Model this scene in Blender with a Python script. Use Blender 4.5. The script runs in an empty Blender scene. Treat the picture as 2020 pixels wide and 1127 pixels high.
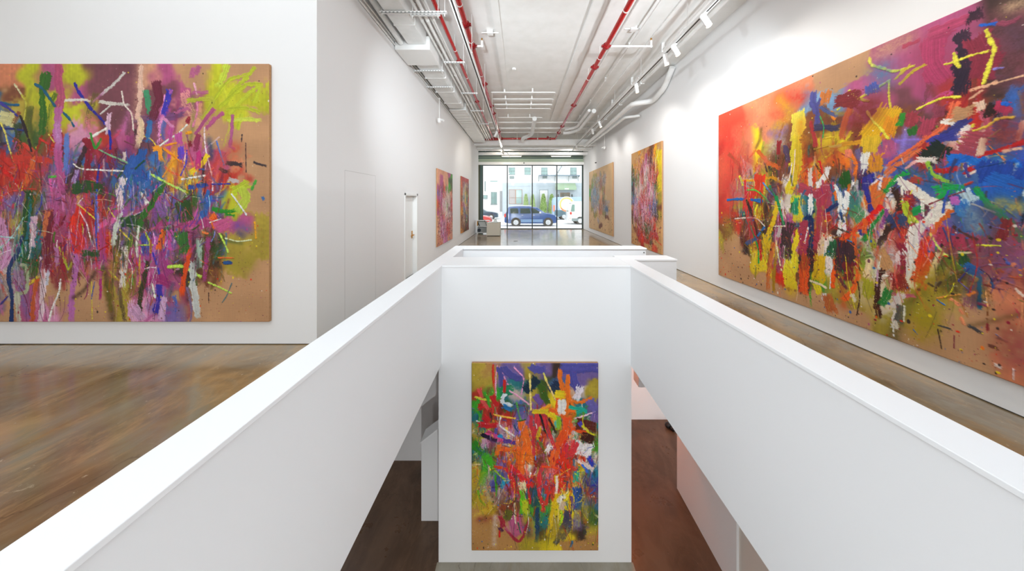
# Gallery with light well: procedural scene
WORLD=1.85; EXPO=0.42
import numpy as np, math
PAL=dict(T='be9068',t='a5733f',O='a8962f',L='bcc41c',G='2a5218',g='3a9c22',M='b04a82',P='6a3748',m='d28ab8',R='b8261f',r='e0230f',o='f0701a',
B='2a5ca5',u='2b2ba8',V='6a5aa8',W='e6dccf',K='2a1e20',C='8c1230',Y='ecd21c',A='12707e',S='d8805a',N='dfa07e',w='b8aca8',b='6ea0d0',D='6e3a22',q='d04a34',
F='f0a020',Z='f06848',p='ecc0cc')
def rgb(h): return np.array([int(h[i:i+2],16)/255. for i in (0,2,4)],np.float32)
def smooth(a,b,x):
    t=np.clip((x-a)/(b-a),0,1); return t*t*(3-2*t)
def vnoise(rng,H,W,cell):
    """bilinear value noise, cell=(cy,cx) in pixels"""
    cy,cx=cell
    gh,gw=int(H/cy)+3,int(W/cx)+3
    g=rng.random((gh,gw)).astype(np.float32)
    y=np.arange(H)/cy; x=np.arange(W)/cx
    yi=y.astype(int); xi=x.astype(int); fy=(y-yi)[:,None]; fx=(x-xi)[None,:]
    fy=fy*fy*(3-2*fy); fx=fx*fx*(3-2*fx)
    a=g[yi][:,xi]; b=g[yi][:,xi+1]; c=g[yi+1][:,xi]; d=g[yi+1][:,xi+1]
    return ((a*(1-fx)+b*fx)*(1-fy)+(c*(1-fx)+d*fx)*fy).astype(np.float32)
class Canvas:
    def __init__(s,w,h,res,seed,base='be9068'):
        s.res=res; s.W=int(round(w/res))+1; s.H=int(round(h/res))+1; s.rng=np.random.default_rng(seed)
        r=s.rng
        s.img=np.empty((s.H,s.W,3),np.float32); s.img[:]=rgb(base)
        s.hgt=np.zeros((s.H,s.W),np.float32)
        s.fine=vnoise(r,s.H,s.W,(1.6,1.6)); s.mid=vnoise(r,s.H,s.W,(6,6)); s.big=vnoise(r,s.H,s.W,(40,40)); s.vert=vnoise(r,s.H,s.W,(45,2.2))
        s.jute=vnoise(r,s.H,s.W,(1.2,14))*.5+vnoise(r,s.H,s.W,(14,1.2))*.5
        s.img*=(1+.10*(s.big-.5)+.06*(s.jute-.5))[:,:,None]
    def blend(s,y0,y1,x0,x1,a,c,hh=0):
        v=s.img[y0:y1,x0:x1]; v+=(c-v)*a[:,:,None]
        if hh: s.hgt[y0:y1,x0:x1]=np.maximum(s.hgt[y0:y1,x0:x1]*(1-.6*a),a*hh)
    def field(s,rows):
        rows=[r.split() for r in rows.strip().splitlines()]
        gh,gw=len(rows),len(rows[0])
        # jittered nearest/soft mix of the patches
        yy,xx=np.mgrid[0:s.H,0:s.W].astype(np.float32)
        fy=yy/s.H*gh-.5+ (s.big-.5)*.9+(s.mid-.5)*.35; fx=xx/s.W*gw-.5+(vnoise(s.rng,s.H,s.W,(30,30))-.5)*.9
        fy=np.clip(fy,0,gh-1.001); fx=np.clip(fx,0,gw-1.001)
        C=np.array([[rgb(PAL[c]) for c in r] for r in rows]); K=np.array([[0. if c in 'Tt' else 1. for c in r] for r in rows],np.float32)
        iy=fy.astype(int); ix=fx.astype(int); ty=smooth(.2,.8,fy-iy)[...,None]; tx=smooth(.2,.8,fx-ix)[...,None]
        def bl(A): return (A[iy,ix]*(1-tx)+A[iy,ix+1]*tx)*(1-ty)+(A[iy+1,ix]*(1-tx)+A[iy+1,ix+1]*tx)*ty
        c=bl(C); s.mask=bl(K[...,None])[...,0]; s.fc=c
        a=.86*smooth(.1,.6,s.mask+(s.mid-.5)*.35)
        s.img+=(c*(1+.07*(s.vert-.5)+.12*(s.mid-.5)+.16*(s.big-.5))[...,None]-s.img)*a[...,None]
    def stroke(s,k,w,col,pts,dry=.25,h=None,al_=1.):
        r=s.rng; res=s.res; w=max(w/res,1.1); P=np.array(pts,np.float32)/res
        col=rgb(col) if isinstance(col,str) else col
        if k=='d': return s.drips(P,w,col)
        if len(P)==1: P=np.array([P[0],P[0]+[.5,w*.3]],np.float32)
        # catmull-rom
        if len(P)>2:
            Q=np.vstack([2*P[0]-P[1],P,2*P[-1]-P[-2]]); o=[]
            for i in range(1,len(Q)-2):
                n=max(2,int(np.hypot(*(Q[i+1]-Q[i]))/max(3,w*.5)))
                for t in np.arange(n)/n:
                    o.append(.5*((2*Q[i])+(Q[i+1]-Q[i-1])*t+(2*Q[i-1]-5*Q[i]+4*Q[i+1]-Q[i+2])*t*t+(3*Q[i]-Q[i-1]-3*Q[i+1]+Q[i+2])*t**3))
            o.append(Q[-2]); P=np.array(o,np.float32)
        pad=w*(.9 if k!='s' else 1.0)+2
        x0=max(0,int(P[:,0].min()-pad)); x1=min(s.W,int(P[:,0].max()+pad)+2); y0=max(0,int(P[:,1].min()-pad)); y1=min(s.H,int(P[:,1].max()+pad)+2)
        if x1<=x0 or y1<=y0: return
        yy,xx=np.mgrid[y0:y1,x0:x1].astype(np.float32)
        best=np.full(xx.shape,1e9,np.float32); lat=np.zeros_like(best); arc=np.zeros_like(best); L=0.
        for i in range(len(P)-1):
            a=P[i]; d=P[i+1]-a; l=float(np.hypot(*d))+1e-6; d=d/l
            rx=xx-a[0]; ry=yy-a[1]; t=rx*d[0]+ry*d[1]; tc=np.clip(t,0,l); n=rx*d[1]-ry*d[0]
            e=np.hypot(rx-tc*d[0],ry-tc*d[1]); m=e<best
            best[m]=e[m]; lat[m]=n[m]; arc[m]=(np.minimum(t,l) if i==0 and len(P)>2 else (np.maximum(t,0) if i==len(P)-2 and len(P)>2 else (t if len(P)==2 else tc)))[m]+L; L+=l
        fine=s.fine[y0:y1,x0:x1]; mid=s.mid[y0:y1,x0:x1]; hw=w/2
        if k=='s':
            a=.8*np.exp(-(best/(hw*1.05))**2*1.3)*(.75+.5*(mid-.5)+.35*(fine-.5)); a=np.clip(a,0,.85)
            s.blend(y0,y1,x0,x1,a,col*(1+.10*(fine-.5))[...,None]); return
        nb=max(3,int(w*1.0)); tab=r.random(nb+3).astype(np.float32)
        if k=='p':
            nl=int(L/max(w*.8,3))+4; t1=r.random(nl+2).astype(np.float32)
            u=np.clip(arc/max(w*.8,3),0,nl); ui=u.astype(int); f=u-ui; n1=t1[ui]*(1-f)+t1[np.minimum(ui+1,nl+1)]*f
            hwl=hw*(.62+.6*n1)+(fine-.5)*min(hw*.7,1.6)
            a=1-smooth(hwl-.7,hwl+.5,best)
            gap=smooth(.02,.10,n1); a=a*gap
            cc=col*(1+.22*(fine-.5)+.16*(n1-.5)-.12*smooth(.3,1,best/(hw+.3)))[...,None]
            s.blend(y0,y1,x0,x1,np.clip(a,0,1),cc,.006); return
        u=np.clip((lat/w+.5)*nb,0,nb)+0*best; ui=u.astype(int); f=u-ui; br=tab[ui]*(1-f)+tab[ui+1]*f
        al=np.clip(arc/max(L,1),-.2,1.2)
        step=max(w*.8,5.); nl=int(L/step)+5; t1=r.random(nl+3).astype(np.float32); t2=r.random(nl+3).astype(np.float32)
        u=np.clip(arc/step+1,0,nl); ui=u.astype(int); f=u-ui; f=f*f*(3-2*f)
        n1=t1[ui]*(1-f)+t1[ui+1]*f-.5; n2=t2[ui]*(1-f)+t2[ui+1]*f-.5
        jag=(mid-.5)*min(.5*hw,5.)+(fine-.5)*min(3.,hw*.6)
        q=np.abs(lat-n2*w*.20); side=hw*(.9+.32*n1)+jag
        cut=(br-.5)*min(w*.4,9.)+jag
        a=(1-smooth(side-1,side+.8,q))*smooth(-1.5,1.,arc+hw*.45+cut)*smooth(-1.5,1.,L-arc+hw*.45+cut)
        # bristle ends and dry patches
        endc=smooth(1.0,1.0+w*.8/max(L,1)+.02,al+br*.12)
        d=dry*(.4+.9*al)+.0
        grit=fine*.55+br*.45
        a=a*(1-.95*smooth(1-d*.75-.06,1-d*.75+.08,grit))*(1-.7*endc)
        cc=col*(1+.20*(br-.5)+.10*(fine-.5)+.08*(mid-.5))[...,None]
        s.blend(y0,y1,x0,x1,np.clip(a,0,1)*.96*al_,cc,.0025 if h is None else h)
    def drips(s,P,span,col):
        r=s.rng; L=int(np.hypot(*(P[-1]-P[0]))/3.2)
        for i in range(L):
            t=r.random(); x,y=P[0]+(P[-1]-P[0])*t; l=span*(.08+r.random()**2*.55)*.8
            s.stroke('p',s.res*(1.1+1.6*r.random()),col,[(x*s.res,y*s.res),((x+r.normal()*1.5)*s.res,(y+l)*s.res)])
    def auto(s,n,lo,hi,wlo,whi,accents,vertical=.7,jit=.16,acc=.3,bbox=(0,0,1,1),thr=.35):
        r=s.rng; acc_c=[rgb(PAL[c]) for c in accents]
        for _ in range(n):
            x=(bbox[0]+(bbox[2]-bbox[0])*r.random())*s.W; y=(bbox[1]+(bbox[3]-bbox[1])*r.random())*s.H
            xi,yi=min(int(x),s.W-1),min(int(y),s.H-1)
            if s.mask[yi,xi]<thr+.25*r.random(): continue
            c=s.fc[yi,xi] if r.random()>acc else acc_c[r.integers(len(acc_c))]
            c=c*(1-(m_:=.45*r.random()))+(.5*s.fc[yi,xi]+.5*s.img[yi,xi])*m_
            c=np.clip(c*(1+r.normal(0,jit))+r.normal(0,.03,3).astype(np.float32),.03,.97).astype(np.float32)
            L=lo*(hi/lo)**r.random(); w=wlo*(whi/wlo)**(r.random()**1.3)
            ang=math.pi/2+r.normal(0,.22) if r.random()<vertical else r.random()*math.pi
            dx,dy=math.cos(ang)*L/2,math.sin(ang)*L/2; bend=r.normal(0,.12)*L
            X,Y=x*s.res,y*s.res
            k=r.choice(['b','b','b','p','s']) if w<.03 else r.choice(['b','b','s'])
            s.stroke(k,w,c,[(X-dx,Y-dy),(X+bend*dy/L,Y-bend*dx/L),(X+dx,Y+dy)],dry=.3+.75*r.random(),al_=.5+.5*r.random())
            if r.random()<.25: s.smear(xi,yi,int(L/s.res*.5)+4,int(w/s.res*1.5)+3)
    def smear(s,x,y,ly,lx):
        y0=max(0,y-ly//2); y1=min(s.H,y+ly//2); x0=max(0,x-lx//2); x1=min(s.W,x+lx//2)
        if y1-y0<5 or x1-x0<3: return
        v=s.img[y0:y1,x0:x1]; n=min(12,(y1-y0)//2)
        k=np.cumsum(np.concatenate([np.repeat(v[:1],n,0),v]),0); o=(k[n:]-k[:-n])/n
        a=(s.vert[y0:y1,x0:x1]*1.1)[...,None]*.8; v+=(o-v)*np.clip(a,0,.8)
    def spray(s,n,accents,rmax=.006,bbox=(0,0,1,1),thr=-1):
        r=s.rng; acc_c=[rgb(PAL[c]) for c in accents]
        for _ in range(n):
            x=(bbox[0]+(bbox[2]-bbox[0])*r.random())*s.W; y=(bbox[1]+(bbox[3]-bbox[1])*r.random())*s.H
            if s.mask[min(int(y),s.H-1),min(int(x),s.W-1)]<thr: continue
            R=max(.5,rmax/s.res*r.random()**5); x0=max(0,int(x-R-1)); x1=min(s.W,int(x+R+2)); y0=max(0,int(y-R-1)); y1=min(s.H,int(y+R+2))
            if x1<=x0 or y1<=y0: continue
            yy,xx=np.mgrid[y0:y1,x0:x1]
            a=1-smooth(R-.5,R+.5,np.hypot(xx-x,(yy-y)*(.5+r.random())))
            s.blend(y0,y1,x0,x1,(a*.85).astype(np.float32),acc_c[r.integers(len(acc_c))],.002)
    def spec(s,txt,dry=.25):
        for ln in txt.strip().splitlines():
            f=ln.split(); pts=[tuple(float(q)/1000 for q in p.split(',')) for p in f[3:]]
            s.stroke(f[0],float(f[1])/1000,f[2],pts,dry)
F_LEFT='''
S S S L M L P P N M T L T T
t t D L L M P P P P M L L L
D B O O L L P P P M N T L T
B D B G R m R M P M T T T T
R R R R V B C C B F M M S T
M r R R M K C B B F Y R R T
V M V G M M R M M V G B L T
G M O G C C R V G G M M M O
A m w A C M r G M V M G O O
K G w G C D M O M M K D O T
D K w M t t t O M M t T T T
K V t M m t t O m V t T T T
'''
F_RIGHT='''
q q q S S S S S S T T T M M M M K K N N
q q S S S S q S b b b M M M M M K P P P
R q S S Y S V D D D D M M P M R K P P P
q q S S Y O D D D Y Y D M D P R D P P P
q q S w Y O D D R Y o V M V R W B R R R
q q w w Y O D W o o D K u B B B B B B B
R q O O O K w W A A B w W R B B B B B V
R R R A Y D M M A O R W W R M B M V P P
D D R D K K M M R R K D W R M D V P P P
O T T K Y Y M W K K g O W R O O S S S S
T T T t Y Y r D D g O O W O O T T S S S
T T T T t t t t T t T T O T T T S S S S
'''
F_LOW='''
O T V V O V K V V V
O O V A A G B B V O
R g A w O G Y o w O
g R G B V M Y o A V
A R R V M R o o g V
O D m V o R G o W D
G m w o o R w r W g
A g R o o D R r r W
O g V R W D r R Y A
O g V R R D r S Y u
O w V M R B r Y O B
O O D D g g Y Y w B
t t T M O A O Y V G
T t T M t K O Y K O
T t t t O Y Y t t t
'''
F_A='''
N N N N M g
N M N N G G
N M N N g G
M P q g g G
V M q W W N
M M W W W q
q M W g W q
M q W W K q
N M q W W D
N m m q W q
N m m R q S
N m m R q N
T m M m R N
T T m m N T
'''
F_B2='''
R R R R R
q P W w P
q W W P D
q W Y D D
D B W g D
D W Y B R
q M W Y D
F B W V D
F B B Y D
D w M B D
D w K g D
D D K D D
F D G D D
'''
F_C='''
T T F T T D F T
T T F F M D F Y
T F F S M K F Y
G F S M W R F Y
G G S q W q R Y
A g W q W R q Y
K W W W R m G Y
A W W R m W m O
B B m R R M B O
F m R m m B B D
D m R m W M K O
t D D m R r q t
T t R G G G r T
T D R r G r R T
T t R r R G T T
T t t R T t q T
'''
F_D='''
T T T T T T T T
T T O T w T T T
T O w w S w T T
O g w T S w T T
g w b w S O T T
g w b w T S T T
O b w b T O T T
T w b w S D w T
T b w w S w B T
T O w T S O w T
T T O T T T D T
T T T w T T T T
T T T T D T T T
T T T T T T T T
'''
ST_L='''
b 131 b54a70 1410,20 1399,225 1422,422 1402,635
b 118 b8609c 1402,618 1386,815 1402,1044 1386,1241
b 128 b8508a 1394,1208 1410,1454 1435,1716
s 98 d2a0d8 1386,815 1394,1044
b 111 2e6418 1214,160 1181,291 1176,455 1189,635 1181,815 1164,962
b 75 2e6418 1246,143 1271,168 1235,340
p 43 2a2496 1618,266 1664,373 1746,487 1828,602 1926,700 2033,815
p 39 145878 1083,282 1181,340 1271,463 1353,577
p 36 145878 1468,668 1533,733 1607,844
b 39 d8d4c8 1492,500 1730,491 1828,512
b 46 ccc8bc 1959,520 2139,545 2352,561
b 43 cfcbc3 2287,127 2172,250 2057,348 1976,422
s 33 c87ab0 1861,520 2008,389
p 23 cfcbc3 2098,569 1967,681
p 29 d8d0a0 804,278 878,389 910,438
p 23 b8b040 902,430 960,536 951,651 935,758
p 39 1a5a80 616,528 730,556 861,561
p 39 3c3490 616,536 730,610 837,704
b 229 d0c88c 648,758 730,774
p 33 232f70 616,881 779,885 927,905
p 39 2a1c22 886,717 943,864 1001,1044 1033,1184
p 23 e2d25a 616,790 681,946 714,1077 788,1315
b 98 c23424 796,1282 1009,1290 1304,1323
b 108 b83020 968,1323 910,1470 886,1618
b 98 d0602a 1083,1290 1017,1454 943,1634
p 56 d81a14 616,1421 714,1495 829,1598
b 75 5a7cc4 1509,962 1509,1143 1484,1446
b 75 e2bcd2 2074,684 2066,815 2057,946
p 36 e8e2d8 2041,881 1926,946 1803,1020
p 36 1e2a9c 2082,897 2103,1044 2098,1151
b 131 8c1028 1803,1028 1795,1307 1776,1561
b 75 3a2226 1763,1143 1681,1339 1582,1569
b 36 2e8c2c 1828,946 1894,1143 1976,1012
p 25 7aa87c 1951,1167 2090,1238 2254,1307 2418,1397
p 23 ece4dc 1599,1356 1697,1421 1894,1438 2270,1454
b 147 2c58a4 2434,1274 2320,1487
s 115 c46aa4 2352,684 2270,897
p 23 e6d8cc 2254,381 2287,553 2385,684 2410,905
p 29 1c2a9a 1951,1372 1926,1552 1918,1716
b 180 1e4a1a 1631,1667 1976,1683
b 98 e8d8dc 2270,1569 2230,1716
b 66 b090c8 1648,1454 1599,1601
b 33 3cb02a 1271,1536 1369,1528
p 20 d8cc5a 1271,962 1336,1061
s 98 d898a8 1599,946 1730,962
s 180 cf9c84 2510,61 2493,389 2461,717
b 82 e2b8a2 2526,45 2502,225 2507,438 2477,668 2502,881 2461,1143
b 72 e8c8a0 2510,749 2526,946 2477,1077
b 92 3c8c62 2584,389 2605,520 2641,684
b 79 2e6aa4 2641,717 2621,881 2605,1053
b 95 3430ac 2887,373 2862,520 2821,684
b 52 b05ab0 2911,356 2915,409
b 147 6a2438 2723,274 2756,455 2674,749
b 95 bccc3c 3665,37 3632,143 3559,307
b 59 b0ba26 4042,53 3903,225 3739,389 3640,586
b 52 b0ba26 3477,520 3673,258 3788,192 3952,143
b 66 b0ba26 3575,586 3903,307 4132,282
b 66 b4be2c 3706,684 3903,471 4099,323 4034,553
b 56 b0ba26 3673,618 3903,602 4116,659
b 66 b0b034 3149,504 3477,487 3346,749
b 49 b4be2c 3821,881 3870,684
b 56 c2cc48 3690,766 3903,758 4124,763
b 56 ac4c7c 3493,618 3378,766 3247,962
b 59 b04e80 3616,668 3477,782 3395,881
b 49 ac5488 3747,700 3739,881 3714,1110
b 43 ac5488 3714,1118 3780,1159
b 49 b05a82 3214,389 3411,389
b 46 b05a82 2985,668 3149,602
b 98 8e3050 3296,979 3247,1175
b 66 b05a82 3214,78 3198,176
b 66 b05a82 3296,45 3247,127
p 25 dce0d4 3133,831 3018,946 2887,1028 2739,1135
p 26 e0a0b4 3231,274 3267,422
p 33 d8809c 3272,528 3272,668 3214,848
p 21 ecd4d8 3370,864 3370,1012 3395,1208 3436,1372 3477,1552 3480,1716
b 43 d888b4 2821,741 2944,864
b 62 bc4c94 2920,881 2895,1077 2879,1290
b 98 bc4c94 3001,962 3026,1077
b 66 f09420 2690,1151 2764,1159 2788,1307
p 36 f08c1a 2821,1151 2969,1257 3092,1348
p 29 f09420 2838,1110 2993,1074
p 49 f0a020 3108,946 3185,930
p 26 4c40b4 3133,1175 3124,1339 3051,1511
b 98 5c40bc 3042,1159 3059,1274
b 131 24549c 2526,1192 2502,1372 2485,1585
p 25 4a78d4 3534,1053 3583,1208 3632,1364
b 72 e8c820 3411,1257 3313,1372 3165,1479
b 82 bc2c74 3296,1208 3272,1421
p 33 bce468 2657,1503 2805,1585 2985,1675 3100,1729
b 98 2a6a1c 2821,1634 2739,1733
p 29 e8e4e0 3051,1569 3214,1544 3370,1516
b 66 24449c 3165,1667 3411,1647
p 23 2c34a0 3477,1634 3714,1626
b 66 3a3034 3673,1348 3870,1372
b 36 3a3034 4034,1339 4198,1385
p 20 3a3034 3878,962 3870,1053
p 15 4a3030 3927,1077 3932,1470
b 49 3a2a2c 3575,1421 3673,1470
s 197 cc4c34 3788,1143 3575,1339 3477,1520
b 131 b4c42c 3788,1729 3952,1634
b 43 3c9c34 4066,1585 4001,1708
b 62 8c1c30 3165,741 3133,790
b 56 7c1828 3173,1061 3185,1118
b 66 c2b8b8 3706,1569 3821,1601
b 108 1a4418 1001,1759 968,2038 968,2365 963,2627
b 49 0e6470 1009,1808 1001,2119 951,2562
b 98 12501e 861,2644 1091,2693
p 56 102c60 910,2349 845,2562 747,2726 730,2922 771,3152 763,3488
b 98 b4548c 1402,1710 1361,1956 1369,2201
b 75 a84a74 1599,1857 1533,2070 1468,2251
b 197 a04068 1222,2431 1353,2365 1484,2283
b 131 c88ab4 616,2119 665,2365 714,2627 616,2758
b 197 d0261a 1697,1988 1631,2201 1664,2398 1631,2529
b 98 e0301c 1599,2087 1582,2251
b 92 e6ccd0 2213,1718 2230,1956
b 72 ccd4c4 2230,2038 2172,2251 2131,2455
b 98 a83c78 1984,2201 1992,2398 1992,2693
b 98 d8609c 2139,2103 1976,2185 1861,2267
b 49 8c80d0 1910,1874 1926,2283
p 26 2c4cb4 1918,1710 1902,2038 1910,2365 1918,2603
b 98 1e4c1a 1746,2562 1926,2562
b 95 e4dcd8 2279,2496 2274,2726 2254,3004
b 92 b868ac 1648,2595 1615,2824 1582,3103 1566,3488
b 82 e4ccd4 1181,2627 1189,3021 1156,3488
b 49 ccccdc 1271,2726 1238,2988
p 28 e4e2da 1427,2922 1402,3103 1320,3299 1271,3479
p 20 ece4e0 1689,2005 1779,2169 1828,2349 1885,2477
p 20 d8c840 1664,1906 1763,1988 1894,2103
p 20 d8cc40 2074,1956 2156,2078
p 23 d8c040 2230,2251 2369,2390
s 108 322418 2025,2791 2057,3021 2123,3447
s 72 706a10 2074,2988 2098,3332
s 66 3a2418 1894,2824 1746,3053 1599,3168
b 147 6c1428 1255,2038 1271,2251 1222,2758
b 39 b4c030 1418,2480 1476,2660 1530,2791
b 26 b4c030 1574,2693 1533,2791
p 43 ccac28 1140,2873 1001,2988
b 49 a4b088 894,2726 968,2758 968,3070 812,3103
b 131 946a90 861,2824 878,2972
b 75 b8b8a0 829,3119 861,3488
b 59 c05424 1107,2922 1058,3185 1042,3488
s 147 a07c20 2139,2758 2189,2595
b 43 a82c74 1967,2922 1959,3185
p 15 8c2c5c 1795,2857 1787,3103 1746,3185
p 13 d0c030 1844,2955 1853,3463
p 13 2c489c 1885,2955 1844,3185
b 115 d8a0c4 2369,3250 2418,3488
b 164 1c4818 2270,2136 2462,2119
p 23 a0ccc8 927,2087 779,2332 616,2496
p 23 a8d0d0 616,2341 796,2357
b 82 cc6c3c 1246,2021 1189,2332
b 98 d4b0c0 1058,2087 1042,2464
b 66 b070a0 1369,2496 1386,2726
p 26 3c3080 714,3152 616,3258
b 49 a82c74 2385,2496 2352,2758
b 82 2c6c20 2780,1710 2641,1923 2526,2087 2477,2251
b 43 6c9858 2477,2251 2461,2365 2444,2562
b 56 e6e4da 2526,1759 2592,1890
b 33 e6e4da 2485,2201 2453,2447 2461,2627
b 197 84589c 2805,1890 2854,2021
b 213 26481a 3083,1906 3133,2087
b 98 2c60a8 3427,1743 3378,2005 3321,2103
b 66 248420 3477,1972 3657,2005 3829,1980
b 36 248420 3657,2038 3772,2057
b 147 b4c440 3903,1710 3919,1841 3821,1988
p 23 dce0e8 3739,1767 3837,1906 3935,2046
b 131 ea6a1c 3477,2054 3534,2185
b 66 d8301a 3501,2119 3559,2185
p 16 e8e4e0 3436,2152 3591,2103
b 72 a83c78 2985,2201 3165,2169 3411,2152
b 164 a83c74 3313,2201 3395,2152
b 115 a83c78 2838,2136 2739,2267
b 164 c05484 3559,2218 3722,2136
s 164 6c4898 3821,2201 3952,2251
s 98 403878 3837,2300 3886,2332
s 295 a08c34 3821,2595 3935,2627
s 197 9c8c30 3739,2726 3968,2709
b 147 3c4c9c 2575,2332 2575,2562
p 33 bcdc3c 2575,2292 2641,2431 2641,2554
p 23 bcdc3c 2485,2455 2666,2455
b 108 c44c9c 2903,2283 2862,2496
b 79 f0641a 2829,2267 2788,2382 2747,2513
b 197 2c6a28 3067,2316 3083,2529
b 98 b0ccb8 3296,2398 3296,2578 3300,2758
b 72 9c3c78 3427,2365 3395,2627 3362,2939
b 121 a43c80 2797,2545 2821,2726 2903,2840
p 36 3c34b0 2674,2562 2739,2758 2772,2906
p 43 b8dc50 2887,2750 3051,2742 3165,2791 3313,2881
p 25 b8dc50 3427,2963 3575,3029 3731,3106
b 72 e04c1a 3182,2513 3133,2726 3083,2955 3067,3135
b 98 c8ccc8 3223,2693 3223,3021 3247,3185 3280,3430
b 88 342c9c 2764,3004 2756,3185 2715,3373
b 147 9c2c6c 2592,2939 2756,2922 2936,3004
p 29 e8e8d8 2666,2980 2690,3103 2706,3168
s 82 5c6874 2936,2988 2870,3185
p 16 4c7074 3739,2972 3673,3135 3608,3234
s 98 282020 3231,2332 3231,2562 3280,2758
s 82 3a3028 3477,2677 3575,2758
b 72 2c3418 2608,2693 2493,3185 2510,3447
p 20 d0d8a8 3657,2365 3821,2406 4001,2387
p 25 bcdc50 3575,2300 3640,2431 3690,2554
b 98 d0a8cc 2821,3185 2788,3447
b 147 c898bc 2428,3316 2526,3447
p 56 24508c 3640,2693 3722,2693
p 20 e0642a 3559,2627 3755,2631
p 13 3a2020 3427,3103 3427,3234
p 26 dc9c20 4050,2152 4066,2365
b 49 3c6cac 4148,1808 4165,1841
'''
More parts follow.
